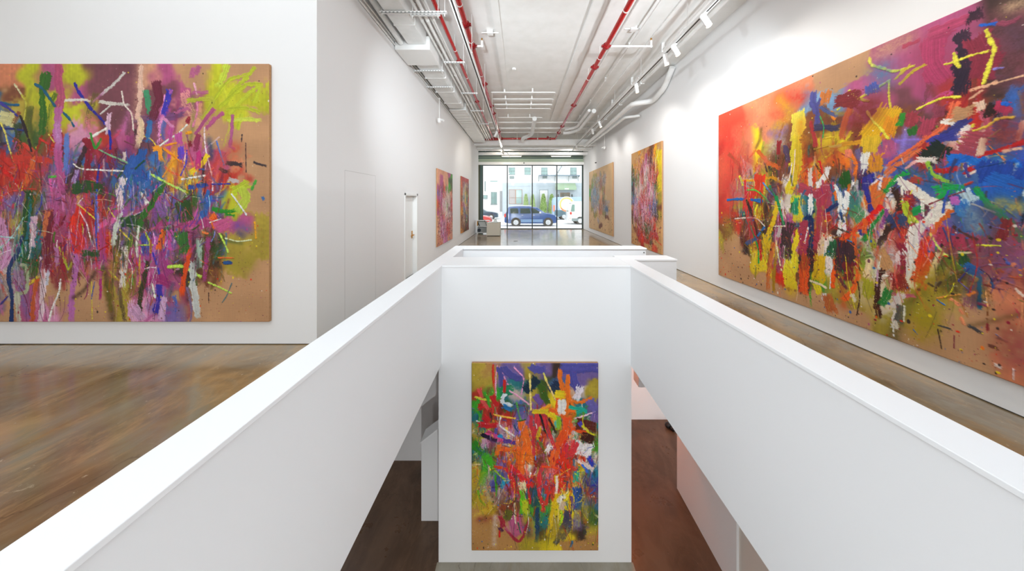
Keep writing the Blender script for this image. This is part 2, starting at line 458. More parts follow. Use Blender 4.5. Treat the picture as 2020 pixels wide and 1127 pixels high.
ST_R='''
s 589 cc3a28 293,312 683,373
s 678 c8342c 356,700 655,1246
s 549 c83430 324,1624 539,1793
s 381 d8784c 1354,269 1524,606
s 287 c83428 1524,157 1938,309
s 204 cc9c20 1524,176 1721,535 1440,640
b 246 e2d048 1832,569 1841,747 1814,915
b 159 dccc30 1805,913 1805,1143 1777,1351
s 191 d88c1c 1903,711 1903,1160 1868,1502
b 160 e0c820 1832,1393 1758,1616 1702,1810
b 130 ccac24 1850,1046 1850,1361 1795,1619
b 21 f0d8cc 1805,1108 1786,1388 1740,1704
b 109 4c4c90 2095,301 2087,431 2135,546 2143,794
b 49 4c4c90 2197,421 2151,502
s 303 c8b8b0 1398,994 1524,943
b 83 8c2024 1514,922 1503,1127
b 109 4c3c58 1624,1037 1683,1266
b 90 c85c24 1076,993 1265,1224 1524,1374
b 60 dc9810 683,1535 1027,1550 1354,1527 1565,1638
b 244 d0341c 1125,1507 1076,1809
b 255 c82c24 900,1762 820,2123
b 57 d8c428 626,1442 711,1624
p 58 1c64b0 293,1922 539,1906 766,1912
p 70 1c64b0 926,1920 1172,1949
p 31 4c84c4 1196,1613 1310,1758 1419,1867
p 50 12a04c 1332,1681 1440,1877 1524,2104
p 33 58b83c 820,1727 1027,1746 1219,1873 1310,1973
b 74 dcd4cc 2047,1454 2047,1671 2047,2089
b 96 e6e4e0 2287,1466 2257,1590 2166,1696
b 49 e6e4e0 2151,1695 2151,2131
b 52 e4e2dc 2373,1709 2442,1865 2456,2109
b 50 e4e2dc 2611,1709 2535,1868 2509,2107
b 135 1c5418 2509,1568 2522,1748
b 99 e6e6e0 2749,1339 2738,1492
b 20 e6e6e0 2749,1508 2720,1604
b 181 ecc01c 2789,999 2778,1191
b 66 d89c20 2330,1174 2509,1164 2732,1181
b 46 e6dc60 2316,1163 2469,1171
p 36 dcd84c 2429,658 2509,617 2586,595
p 37 dcd84c 2567,453 2660,576 2778,661
p 37 dcd84c 2660,590 2749,573
p 31 dcd84c 2767,790 2792,867
b 90 c86034 2573,676 2509,924 2476,1081
b 238 7c2428 2442,556 2636,596
s 372 7c2a20 2636,914 2732,800
s 315 8c3c28 2228,1282 2373,1244
b 76 a83034 2055,737 2127,1118
b 105 3c3858 2119,845 2429,910
b 143 c8702c 2287,375 2272,496
p 53 e08024 2345,662 2387,776
b 54 4c5888 2197,550 2287,644 2415,746
p 19 3c9c50 2189,677 2243,853 2228,1026
p 19 d8b420 2228,1026 2373,1035
b 168 a83c50 1903,1748 2151,1858
b 175 a83c50 2302,1720 2243,2084
b 84 302c88 2744,1662 2767,1860 2801,2083
b 174 3c7c74 2636,1871 2624,2045
b 44 e8701c 2580,1281 2648,1466 2624,1609
b 38 ec7018 2573,1722 2535,1883
b 40 ec7018 2387,1818 2408,1941
b 89 e07860 2561,1278 2548,1335
b 177 b4c030 1832,1902 1777,2114
b 89 1ca070 1814,1920 1758,2079
b 114 e0cc20 1483,2010 1440,2157
b 28 302c70 2135,2103 2316,2066 2442,1972
s 193 5c3c60 1310,1914 1440,1687
b 60 c82030 766,1541 793,1908 820,2180
b 35 d01c20 2182,1356 2228,1539
s 200 d06a5c 1125,1305 1242,1201
b 101 c83c34 771,1918 858,2356 943,2690
b 58 c81c28 887,2331 1025,2612 1131,2885 1151,3045
p 36 1c9c44 887,2354 970,2574 1078,2827 1092,3112
p 68 3a201a 815,1941 943,2214 1038,2477 1052,2565
p 52 246cb0 1220,2428 1078,2606
b 91 2464a0 1025,2657 800,2802
p 32 d8c8bc 492,2320 829,2277 1052,2287 1220,2406
b 105 dcb81c 1493,1986 1401,2318 1282,2561 1232,2803
b 192 d8b41c 1257,2606 1257,2799
b 97 c46a34 1401,2713 1330,3103 1282,3561
b 74 a07818 1493,2781 1425,3144 1413,3562
p 37 e6d8a4 1459,2643 1504,2902 1560,3133
b 134 e2cc1c 1887,2435 1809,2653 1729,2898
b 234 e4d428 1749,2817 1709,3137 1709,3351
s 194 d8b41c 1729,3268 1729,3462
b 167 a8344c 1943,2281 1943,2559 1906,2789
b 236 3c2c2c 1688,2357 1667,2595 1646,2875
b 171 d8c828 1829,1927 1829,2251
b 95 1c9c6c 1829,1927 1809,2157
p 53 1c8c4c 1471,1883 1538,2107 1603,2344
p 28 e0d0b8 1413,2401 1625,2373
b 167 e0501c 1962,2963 1943,3227 1953,3391
b 167 a84020 1962,2852 1925,3009
b 91 182c5c 2035,2166 2070,2398 2052,2672
p 54 182c5c 1980,2223 2122,2090
p 26 e6e4e0 2017,2367 1962,2612
b 83 e6e4e0 2052,1857 2052,2147
b 175 a83448 2223,1827 2206,2088 2190,2404 2156,2673
b 190 e4c8a0 2287,2480 2239,2798
b 136 ecdcd4 2311,2511 2319,2782 2287,3011
p 20 f0f0ec 2327,2747 2350,2945 2327,3222
b 194 d8ac14 2190,2808 2156,3132
b 117 d8c41c 2122,3231 2173,3339
p 39 dccca8 2052,3188 2190,3202 2271,3230
b 69 d0cccc 2247,3333 2247,3419
b 66 e6e6e0 2455,1835 2469,2163 2440,2445
b 74 e8eae6 2541,1837 2527,2047 2484,2129
b 49 e8e0e4 2498,2178 2512,2371 2498,2601
b 94 d83c14 2814,2176 2676,2308 2527,2435 2484,2521
b 99 ec5a14 2498,2487 2440,2692 2403,2866
p 57 f05a14 2395,2901 2373,3040 2365,3177
b 63 e0501c 2623,2392 2650,2717 2669,2931
b 70 ec6020 2669,2931 2609,3152 2498,3333
b 300 1c5c34 2410,2598 2395,2700
b 244 3c2430 2512,2566 2498,2893
b 144 701c24 2555,2832 2555,3024
s 198 70a02c 2752,2606 2752,2788
b 187 4c8c5c 2636,2076 2702,2198
b 51 1c2c60 2271,2104 2425,1991
b 49 203868 2462,2114 2498,2243
p 39 241c84 2777,1845 2790,1982 2808,2086
b 70 208c34 2814,2341 2727,2472
b 92 34307c 2702,2367 2777,2359
p 19 2c6cb0 2541,2489 2596,2506
b 76 e6dcac 2777,2828 2765,2937
s 241 b09030 2802,3033 2790,3292
b 187 b45c2c 2287,3371 2350,3519
p 16 402018 2669,3025 2689,3236 2656,3481
b 63 dcd0b8 2609,3231 2636,3285
b 49 683038 2410,2997 2541,3157
s 274 9c2c34 858,2655 943,2327
s 406 a08830 255,2423 324,2595
b 115 20845c 1790,2004 1809,2137
b 31 8c2020 1157,1878 1157,2096
b 81 c0b4b0 1538,2410 1493,2577
s 380 96344e 3351,313 3425,648
b 204 b03c64 3351,217 3351,451 3425,648
b 161 a83c60 3478,158 3351,149
b 106 b44468 3611,126 3478,118 3332,110
b 112 2c1c2c 3643,84 3643,159
b 141 281c30 3563,260 3563,427 3571,686 3563,862
b 90 281c30 3579,639 3529,797
s 311 7c3c4c 3718,268 3790,489
s 324 74404c 3824,567 3858,814
b 184 8c2c40 3673,363 3718,571 3673,732
b 96 8c2c40 3718,607 3790,631
s 182 5c4050 3845,381 3910,534
b 47 904058 3747,250 3824,322 3891,307
b 32 1c64d0 3666,235 3718,258 3762,283
p 34 e8dc44 3711,312 3733,422 3758,513 3733,638 3696,809
p 26 e8dc44 3434,512 3521,515 3619,507 3715,518
p 36 e8dc44 3508,430 3521,521 3542,583
p 37 e8dc44 2792,112 2818,214 2944,321 3015,385 3117,410 3202,414
b 35 c8b02c 3293,443 3192,474 3083,573
b 36 d0b42c 3171,391 3038,494
p 32 e0d440 2986,487 2869,532 2792,558 2711,584
p 24 e0d440 2986,487 2989,703 3009,863 3038,1054 3040,1145
p 27 e8dc44 3238,915 3341,880 3443,862 3538,891
b 19 e8b890 3910,838 3824,840 3762,843
b 37 ecb48c 3762,837 3688,849 3611,855
b 25 d8a484 3681,883 3603,941
b 67 ec6c48 3513,947 3478,1080 3407,1180 3293,1262
b 70 f0e8dc 3434,1106 3529,1166 3611,1233
b 105 34387c 3579,1135 3513,1207 3388,1283
b 238 e8b418 2968,849 2869,1008 2779,1114
b 169 e0901c 3015,986 2968,1158
p 32 e8dc44 2772,794 2831,934 2907,1050 2980,1192
s 297 4c7ca0 2907,327 2932,463
b 129 4458a8 2818,479 2831,549
s 323 7c2c2c 2818,705 2792,825
b 74 2c8c2c 3117,949 3083,1051
b 116 a83c48 3192,950 3160,1086
b 87 2c6c28 3192,1124 3202,1184
b 139 b04058 3313,1072 3293,1206
b 62 e8c8ac 3666,994 3681,1067
b 56 c0586c 3688,1094 3718,1236 3726,1335
p 26 ecd840 3627,1262 3718,1236 3776,1187 3858,1194
p 27 ecd840 3627,1212 3635,1201
b 143 2a1a18 3762,1069 3747,1124
b 105 b03050 3818,1065 3804,1119
p 42 1c64d0 3811,1051 3831,1069
p 24 8c7cc8 3762,706 3800,718
b 34 ecc4a8 3910,1243 3897,1341 3884,1425
s 243 c89c78 2919,83 3128,76
s 159 d8b48c 3858,171 3915,188
b 52 b04058 3117,144 3243,142
s 231 8c2c34 3824,1265 3858,1366
b 154 be9064 3529,1056 3595,1064
b 95 8c3c50 3407,950 3388,1039
b 49 ec6a3c 3388,1224 3273,1295 3138,1398 2968,1523
b 74 dc7040 3253,1376 3083,1508 2956,1630
b 206 dc6c2c 2919,1689 2869,1876 2818,2035
b 194 dcb428 2805,1163 2792,1306
b 176 d88c20 2857,1397 2844,1555
b 92 e6e4dc 2752,1348 2738,1527
p 59 302c88 2745,1659 2772,1840 2812,2084
b 65 e01c18 2907,2034 2818,2132 2711,2261
b 48 208434 2938,2080 2844,2243 2725,2466
b 66 e6601c 2752,2200 2738,2366
b 60 1c9c40 3149,1627 3061,1685 2944,1846
b 152 1468c8 3495,1525 3603,1516 3658,1575
b 64 1460c0 3443,1598 3546,1546 3643,1485
b 38 1468c8 3587,1412 3587,1489
b 121 34388c 3351,1325 3495,1277
b 231 182820 3351,1394 3407,1458
b 70 ece0d4 3243,1487 3370,1513
b 47 c01418 3673,1515 3790,1476 3915,1443
b 35 d01418 3790,1487 3915,1420
b 30 e8c0a0 3811,1497 3903,1485
b 30 ecd8c8 3587,1704 3658,1649 3718,1620
b 66 b81c1c 3388,1638 3478,1628 3529,1634
b 50 b81c1c 3579,1678 3635,1628
b 41 8cbc38 3313,1533 3351,1655 3425,1729 3495,1774
b 294 1c4098 3811,1667 3776,1781
b 282 1c5cb0 3755,1803 3845,1867
b 122 205cb4 3688,1824 3703,1922
b 84 16a048 3388,1835 3478,1806 3554,1823
b 67 16a048 3478,1852 3388,1937
b 66 12984a 3650,1834 3718,1971 3790,2089 3858,2212 3903,2309
b 20 1c9048 3233,2085 3273,2027
b 86 12984a 3181,2087 3273,2034
b 17 e8e0c8 3619,1983 3681,2020 3762,2066
b 71 a84034 3192,1711 3273,1745
b 81 e0641c 3478,2050 3388,2201 3351,2300
b 112 dc3414 3313,2374 3283,2588 3263,2772
b 100 eae4d4 3083,1710 3192,1812 3293,1915 3388,1998
b 80 eae4d4 3388,2011 3478,1997
b 125 e6dfd0 3407,2052 3332,2164 3223,2285
b 137 e4dfd4 3202,2302 3181,2492 3176,2794
d 427 eae4d4 3083,1762 3388,2011
d 357 eae4d4 3273,2168 3425,2078
b 66 3a2018 3038,1804 3072,1956 3083,2060
b 71 36201a 3072,2180 2992,2293 2932,2423 2869,2542
b 137 2c3c6c 3027,2168 2992,2216
b 118 34486c 3117,2133 3138,2235
b 73 b8cc2c 3128,1971 3149,2088 3192,2202
b 37 ccd84c 3192,2144 3233,2199
b 340 a8344c 3504,2336 3495,2364
b 90 2878c8 3563,1971 3554,2099
b 65 c060b4 3513,1919 3513,1984
b 33 4c2418 3495,2219 3579,2289 3658,2342
s 289 484058 3718,2080 3755,2210
s 254 7c4048 3858,2246 3824,2424
s 216 6c4060 3755,2448 3718,2564
p 26 dce06c 3337,2316 3407,2470 3495,2573 3603,2677
p 17 d8d434 3658,2391 3790,2377
b 77 1c4c28 3563,2483 3579,2607
b 75 1464b8 3595,2616 3643,2667
b 25 e0d8a0 3538,2487 3619,2472
s 244 c0b4b4 2992,2569 3038,2666
b 104 8c2038 3106,2475 3117,2769
s 162 2c5c28 3425,2681 3388,2568
b 55 e0cca0 3388,2595 3351,2726
s 116 b0a44c 3790,1971 3891,2016
b 114 b8d0d8 3587,1869 3611,1945
b 251 a04050 3603,1390 3643,1411
b 49 e6c8a8 3688,1359 3673,1503
s 234 8c3c34 3824,1366 3790,1381
b 34 1464c8 3864,1581 3897,1654
b 32 f0e8e8 2818,1745 2907,1672 2894,1813
b 47 8c3c84 2968,2063 2907,2285
b 70 7c2428 3824,2134 3790,2324
s 150 7c98a8 3611,2071 3643,2219
b 38 eca8a0 3212,1512 3138,1574
b 64 98a028 2792,2409 2844,2546
b 155 c08c58 2907,2583 2980,2786
b 116 e6e2dc 3171,2561 3176,2734 3160,2927
d 290 e6e2dc 3128,2937 3223,2923
b 89 e0ccc8 3083,2577 3095,2694
b 53 8c1c34 3111,2601 3117,2822
b 127 d83a18 3293,2539 3273,2711 3243,2861
b 55 e4c8a0 3407,2532 3360,2705 3332,2794
p 31 e0e468 3425,2515 3495,2581 3563,2644 3666,2731
b 100 1464b8 3595,2624 3658,2671
b 32 106c9c 3673,2704 3670,2878 3670,3013
p 37 d84470 3670,2964 3707,2963
b 73 3a1810 2919,2825 2882,3024 2869,3218 2894,3415
b 81 e4c898 2792,2727 2765,2928
b 93 20742c 2980,3057 2919,3232
b 164 802020 3072,2878 3083,2965
b 90 d4c8c4 3095,3065 3038,3235
b 66 dcd4cc 3050,3276 3038,3477
b 104 505050 3106,3210 3072,3387
p 21 e6e4e0 3128,3187 3122,3366
p 18 e6e4e0 3027,3482 3032,3578
s 302 b09818 3313,2897 3388,2766
s 283 a08c10 3263,3279 3243,3429
s 259 3c3028 3495,2817 3563,2746
s 149 2c2c34 3643,2886 3666,2941
p 18 e0943c 3388,3003 3478,2947 3554,2909
b 34 e88c60 3487,2983 3542,3022
b 31 e88c60 3542,3061 3563,3104
b 28 e88c60 3554,3146 3573,3209
b 28 e88c60 3845,2555 3868,2527
b 30 7a68b0 3838,2591 3804,2681
p 13 1c64c8 3388,3024 3443,3058
p 14 1c64c8 3202,3426 3233,3462
p 17 1c64c8 3769,3219 3790,3239
b 23 2c3438 3776,3246 3824,3258
b 24 3a3c40 3398,3291 3478,3296
b 37 3a3c40 3611,3211 3681,3242
b 36 34201a 3740,3347 3765,3340
b 22 7c1c28 3718,3140 3715,3202
p 10 7c2c3c 3508,3347 3507,3479
s 231 a8603c 3858,3126 3824,3316
s 294 9c4848 3891,3225 3903,3388
s 279 9c4438 3790,2626 3858,2667
b 38 e07c34 3595,2902 3643,2861
p 11 2c1c18 3393,3334 3420,3530
p 14 d8b8b0 3861,3492 3861,3584
b 31 dccac0 3765,3513 3790,3516
b 78 586c1c 3478,2558 3529,2664
b 23 e8d0c0 3871,2755 3915,2809
b 146 9c9820 2792,3018 2765,3173
'''
ST_B='''
s 246 c0a040 115,70 177,255
b 37 c8281c 294,27 300,205 306,316
b 37 d46048 319,316 322,452
p 22 e8a0c0 356,27 337,156 331,304 343,464
p 22 e898b8 386,45 423,144 497,285
p 22 e898c0 577,51 657,131 713,205 700,329 682,427
b 99 4a4890 448,70 546,168 670,205
b 86 4a4890 386,70 423,304
b 160 4c4a98 1261,58 1470,70 1704,58
b 123 4c4a98 1384,131 1409,279 1470,378
b 111 4c4a98 817,58 867,95 990,82
s 148 40481c 1039,230 1014,464
b 99 3c5c18 867,218 977,378 1039,550
b 246 12283c 817,316 793,292
b 209 1c2c48 1138,304 1199,353
b 79 e8701c 1218,95 1218,193 1236,292 1267,390
b 69 e8701c 1322,168 1322,341 1322,550 1298,723
b 49 e8701c 1322,489 1458,538 1655,476
b 37 ec6a1c 1322,649 1445,667
b 62 e85a1c 1175,489 1175,698
b 54 ec6420 1076,624 1224,698 1285,760
b 135 e85020 1322,772 1322,895 1285,957
b 111 e4501c 1273,944 1211,1055 1150,1215
b 67 e85018 1409,895 1569,957
p 30 e8d078 799,150 805,316 808,464 815,636
p 34 e6d868 990,138 1027,242
p 25 e0c078 1027,242 1088,365 1150,501
b 111 e0c41c 1175,415 1261,427
b 74 e0c41c 1076,698 1175,772
b 74 dc5050 103,365 152,501 226,636
b 32 d8d840 48,464 152,489 269,513
b 42 3ca02c 91,501 54,599 115,723 78,870
b 42 3ca02c 177,402 226,501 251,599
b 74 30a038 386,378 374,476
b 135 1c7c50 423,390 546,378
b 74 c82024 288,452 337,575
b 42 c8201c 454,230 448,402
b 62 dce4ec 454,427 423,526 546,587
b 74 1c70b0 448,599 546,636
b 27 f0a8c8 522,378 620,439 719,513 793,563
b 99 6a4c98 891,452 953,550
s 135 805c98 694,698 768,772
p 25 f0b840 300,698 423,729 596,753
p 22 e8e4e0 399,735 386,846 473,920 583,994
p 20 f0e8ec 72,790 177,827 288,858
b 99 c02020 140,599 115,599
b 86 c41c24 189,747 226,784
b 86 c41c28 115,846 337,858
b 49 5a4aa8 337,895 312,1080
b 99 d84c88 214,969 423,1043
b 62 141030 134,981 337,1067
b 135 e8681c 694,821 719,969 780,1117
b 123 e8641c 768,1117 670,1240
b 74 e86020 337,1191 485,1178 670,1178
b 74 e8701c 362,1129 349,1252
b 99 c8303c 904,698 891,833 854,969
b 54 c8303c 817,723 817,870 842,969 854,1265
b 57 c82c38 1002,747 1039,895 1101,1055 1150,1191
b 30 141420 916,649 965,772 1014,957
b 30 301818 1064,760 1101,833 1162,957
b 42 f09820 953,636 1088,575
b 74 e0c020 854,661 1039,673
b 49 c8a818 941,895 904,1043
b 62 1cac94 1347,599 1519,636 1445,673
b 74 50b8b0 1162,797 1175,870
b 74 80b828 1187,747 1199,895
b 135 e4e0dc 1236,526 1236,673
b 111 e8dce4 1482,341 1433,476
b 27 f4c8dc 1692,661 1569,710 1409,760
b 111 6860a8 1630,526 1679,649
b 172 5a2018 1470,846 1679,870
b 135 3c1410 1532,994 1655,1031
b 62 4c40b0 1482,821 1507,858
b 37 d8d028 1519,858 1630,957 1704,981
b 246 ece4e4 1532,1141 1507,1215
b 99 d03038 1421,1092 1359,1265
b 74 cc2c3c 1298,1129 1285,1277
b 74 54348c 448,1067 596,1092
b 86 f0e4e4 1076,1141 1039,1203
b 74 c89cb0 165,1043 140,1178
b 111 2c7c20 29,1117 128,1240
s 148 6c2c4c 275,1092 251,1191
b 49 1c8cc0 374,994 423,1006
b 139 3ca41c 221,1304 196,1455 158,1644
b 30 3ca41c 88,1745 120,1872 189,1954
b 88 44a820 208,1266 158,1304
b 114 e86418 675,1228 675,1379 669,1506
b 76 d4242c 486,1443 549,1581 612,1783
b 76 dc2428 537,1417 663,1531 738,1619 814,1695
b 50 d0202c 802,1708 802,1922
b 43 e0401c 309,1417 461,1443
b 33 d85020 436,1342 537,1367
s 189 c49818 82,1531 57,1632
s 252 c89c1c 158,1859 246,2036
b 76 3c3c90 284,1619 297,1745
s 139 c8a0a0 208,1632 234,1569
b 114 404c88 398,1518 410,1644
b 76 1c94c0 473,1607 410,1695
b 30 8cb428 297,1443 410,1556 486,1619
b 30 38a018 322,1531 335,1670 341,1821
b 126 e8dcac 688,1657 713,1733
b 76 5ab41c 688,1758 701,1884 688,2061
b 101 b8c020 738,1910 751,2061
b 139 1c4c50 852,1733 877,1935
b 63 1c3c60 903,1985 903,2364 890,2452
s 114 3c3440 764,2238 789,2364
b 43 981c34 473,2276 562,2377 650,2440 713,2364 789,2137
b 76 c83038 978,1392 940,1506 966,1644 1029,1708
b 63 d42c30 928,1518 928,1758 978,1935 991,2036
b 56 d83024 1067,1758 1016,1935
s 177 e090a0 1054,1531 1092,1455
b 68 dcb414 1168,1544 1180,1733 1142,1935 1092,2137 1054,2364
b 45 f0dcd8 1174,1556 1168,1783
b 63 e0341c 1269,1228 1256,1405 1231,1607 1206,1783
b 114 e86024 1142,1228 1117,1379
b 38 e84c1c 978,1417 1142,1430 1319,1518 1483,1657 1609,1821
b 30 e04c20 1407,1607 1256,1745
b 139 3c3a58 1332,2048 1294,2238 1218,2389
b 76 3c3c40 1193,2414 1155,2478
b 126 1c4c9c 1445,1733 1458,1859 1445,1985
b 101 20b090 1433,1518 1433,1607
b 63 e8d0c8 1483,1329 1572,1405 1673,1455
b 76 2c38b0 1609,1304 1673,1392
b 38 3068d0 1521,1392 1597,1506
s 151 38305c 1572,1783 1546,1581
s 202 b03c24 1635,1783 1673,1834
s 227 ac9414 1559,2011 1584,2112
s 139 2c5c1c 1673,2036 1673,2187
s 202 c0a018 1243,2313 1067,2364
s 252 b0a018 814,2490 1004,2465
b 30 1c6c9c 1382,2440 1363,2515
b 63 48203c 398,2263 410,2301
p 23 c82420 385,2301 383,2383
b 23 1c6c44 638,2187 675,2339
b 18 d8402c 631,2061 638,2162
s 114 8c3c34 107,2137 259,2137
s 151 8c5c48 436,1935 410,1796
b 88 8c4020 423,1960 448,2011
b 114 5c5c1c 511,2036 486,2124
s 76 c08090 511,2288 335,2112
b 76 9a1c30 398,2112 436,2238
s 76 c8b4ac 322,2112 309,2490
b 63 6c4c80 1370,1834 1395,1985
b 76 ece4e0 1269,1821 1193,1897
b 76 c8ac98 1231,1985 1269,1910
'''
def paint_left():
    c=Canvas(4.235,3.495,.0058,11); c.field(F_LEFT)
    bb=(.03,.18,.86,1)
    c.auto(330,.2,.8,.04,.14,'MPCGRVBDKDm',.8,bbox=bb); c.auto(800,.10,.5,.012,.05,'MmPCGgRoBVWKYADwOK',.65,acc=.45,bbox=(.0,.3,.88,.92))
    c.auto(450,.05,.28,.008,.022,'WMgYuLroKBmbwDDGC',.35,acc=.8,bbox=(.0,.38,.86,.8))
    c.spec(ST_L)
    c.auto(420,.05,.3,.008,.035,'MmPGroBVWKwC',.7,acc=.5,bbox=(.1,.36,.84,.85)); c.auto(260,.04,.22,.005,.014,'WWmLYouMKgr',.3,acc=.85,bbox=(.0,.4,.84,.78))
    c.auto(160,.25,.8,.005,.012,'mPWCK',1,acc=.7,bbox=(.0,.7,.68,1))
    c.auto(260,.06,.35,.006,.02,'KDCPGuW',.7,acc=.95,bbox=(.06,.42,.82,.8),jit=.1); c.auto(60,.3,.9,.005,.010,'WmCPW',1,acc=1,bbox=(.08,.5,.75,.95),jit=.05)
    c.spray(1300,'KCDMrYKPt',.012,(0,.62,1,1)); c.spray(500,'KYMW',.01)
    return c
def paint_right():
    c=Canvas(4.62,3.62,.006,12); c.field(F_RIGHT)
    c.auto(330,.2,.8,.04,.14,'RDMKGoODP',.75,bbox=(.12,.2,1,.92)); c.auto(750,.10,.5,.012,.05,'RoOMKWGBDACSDwP',.65,acc=.45,bbox=(.08,.3,1,.85))
    c.auto(350,.05,.28,.008,.022,'WYgroKBumSR',.4,acc=.8,bbox=(.1,.4,.95,.8))
    c.spec(ST_R)
    c.auto(380,.05,.3,.008,.035,'RDMWKBADow',.7,acc=.5,bbox=(.14,.4,.95,.82)); c.auto(200,.04,.22,.005,.013,'WYoguKrSW',.35,acc=.85,bbox=(.12,.42,.95,.8))
    c.auto(110,.25,.7,.005,.012,'RWYKo',1,acc=.7,bbox=(.1,.6,.8,.95))
    c.spray(1700,'KKDCYoBrWP',.016,(0,.6,1,1)); c.spray(500,'KYMW',.01)
    return c
def paint_low():
    c=Canvas(1.741,2.574,.0045,13,'b08048'); c.field(F_LOW)
    c.auto(260,.15,.5,.03,.09,'VrRoYgBAGMK',.7,bbox=(0,.2,1,.85)); c.auto(700,.05,.25,.008,.03,'VRoYgBAGMKWpDKwC',.55,acc=.6,bbox=(0,.22,1,.82))
    c.auto(400,.03,.14,.005,.014,'WYguBrKAopR',.3,acc=.85,bbox=(0,.35,1,.7))
    c.spec(ST_B)
    c.auto(300,.04,.16,.006,.024,'KDWVBGAwpRY',.6,acc=.7,bbox=(0,.3,1,.75)); c.auto(300,.03,.16,.004,.011,'WYguBrKAopRKC',.3,acc=.85,bbox=(0,.32,1,.68))
    c.auto(120,.15,.5,.004,.010,'YWKRGY',1,acc=.7,bbox=(.15,.6,1,.98))
    c.spray(900,'KKDGBYW',.010,(0,.7,1,1)); c.spray(400,'KYMWr',.008)
    return c
def small(w,h,res,seed,base,field,acc1,acc2,bb,n=500,lines='W'):
    c=Canvas(w,h,res,seed,base); c.field(field)
    c.auto(int(n*.4),.25,.9,.04,.10,acc1,.9,bbox=bb); c.auto(int(n*1.6),.15,.6,.02,.05,acc1,.85,acc=.55,bbox=bb)
    c.auto(n,.1,.45,.014,.03,acc2,.55,acc=.9,bbox=bb); c.auto(int(n*.9),.2,.8,.012,.022,lines,.75,acc=1,bbox=(bb[0]+.08,bb[1]+.1,bb[2]-.05,bb[3]-.1),jit=.05)
    c.auto(int(n*.5),.1,.4,.012,.02,'KDGC',.8,acc=1,bbox=bb)
    c.spray(900,'KDCP',.03,(0,.6,1,1))
    return c
import bpy, bmesh, math, random
from mathutils import Vector, Matrix
C=bpy.context.scene.collection
SC=bpy.context.scene
rnd=random.Random(5)
PI=math.pi
# ------------------------------------------------------------------ materials
def mat(name,col,rough=.5,metal=0,spec=.5,noise=None,bump=0,emit=None,scale=8):
    m=bpy.data.materials.new(name); m.use_nodes=True; nt=m.node_tree; b=nt.nodes['Principled BSDF']
    def lin(h): return tuple((c/12.92 if c<=.04045 else ((c+.055)/1.055)**2.4) for c in (int(h[i:i+2],16)/255. for i in (0,2,4)))+(1,)
    c=lin(col); b.inputs['Base Color'].default_value=c; b.inputs['Roughness'].default_value=rough; b.inputs['Metallic'].default_value=metal
    b.inputs['Specular IOR Level'].default_value=spec
    if noise or bump:
        tc=nt.nodes.new('ShaderNodeTexCoord'); n=nt.nodes.new('ShaderNodeTexNoise'); n.inputs['Scale'].default_value=scale; n.inputs['Detail'].default_value=6
        nt.links.new(tc.outputs['Object'],n.inputs['Vector'])
        if noise:
            mx=nt.nodes.new('ShaderNodeMix'); mx.data_type='RGBA'; mx.inputs['A'].default_value=c; mx.inputs['B'].default_value=lin(noise)
            cr=nt.nodes.new('ShaderNodeMapRange'); cr.inputs['From Min'].default_value=.35; cr.inputs['From Max'].default_value=.7
            nt.links.new(n.outputs['Fac'],cr.inputs['Value']); nt.links.new(cr.outputs['Result'],mx.inputs['Factor']); nt.links.new(mx.outputs['Result'],b.inputs['Base Color'])
        if bump:
            bp=nt.nodes.new('ShaderNodeBump'); bp.inputs['Strength'].default_value=bump; bp.inputs['Distance'].default_value=.004
            nt.links.new(n.outputs['Fac'],bp.inputs['Height']); nt.links.new(bp.outputs['Normal'],b.inputs['Normal'])
    if emit: b.inputs['Emission Color'].default_value=lin(emit[0]); b.inputs['Emission Strength'].default_value=emit[1]
    return m
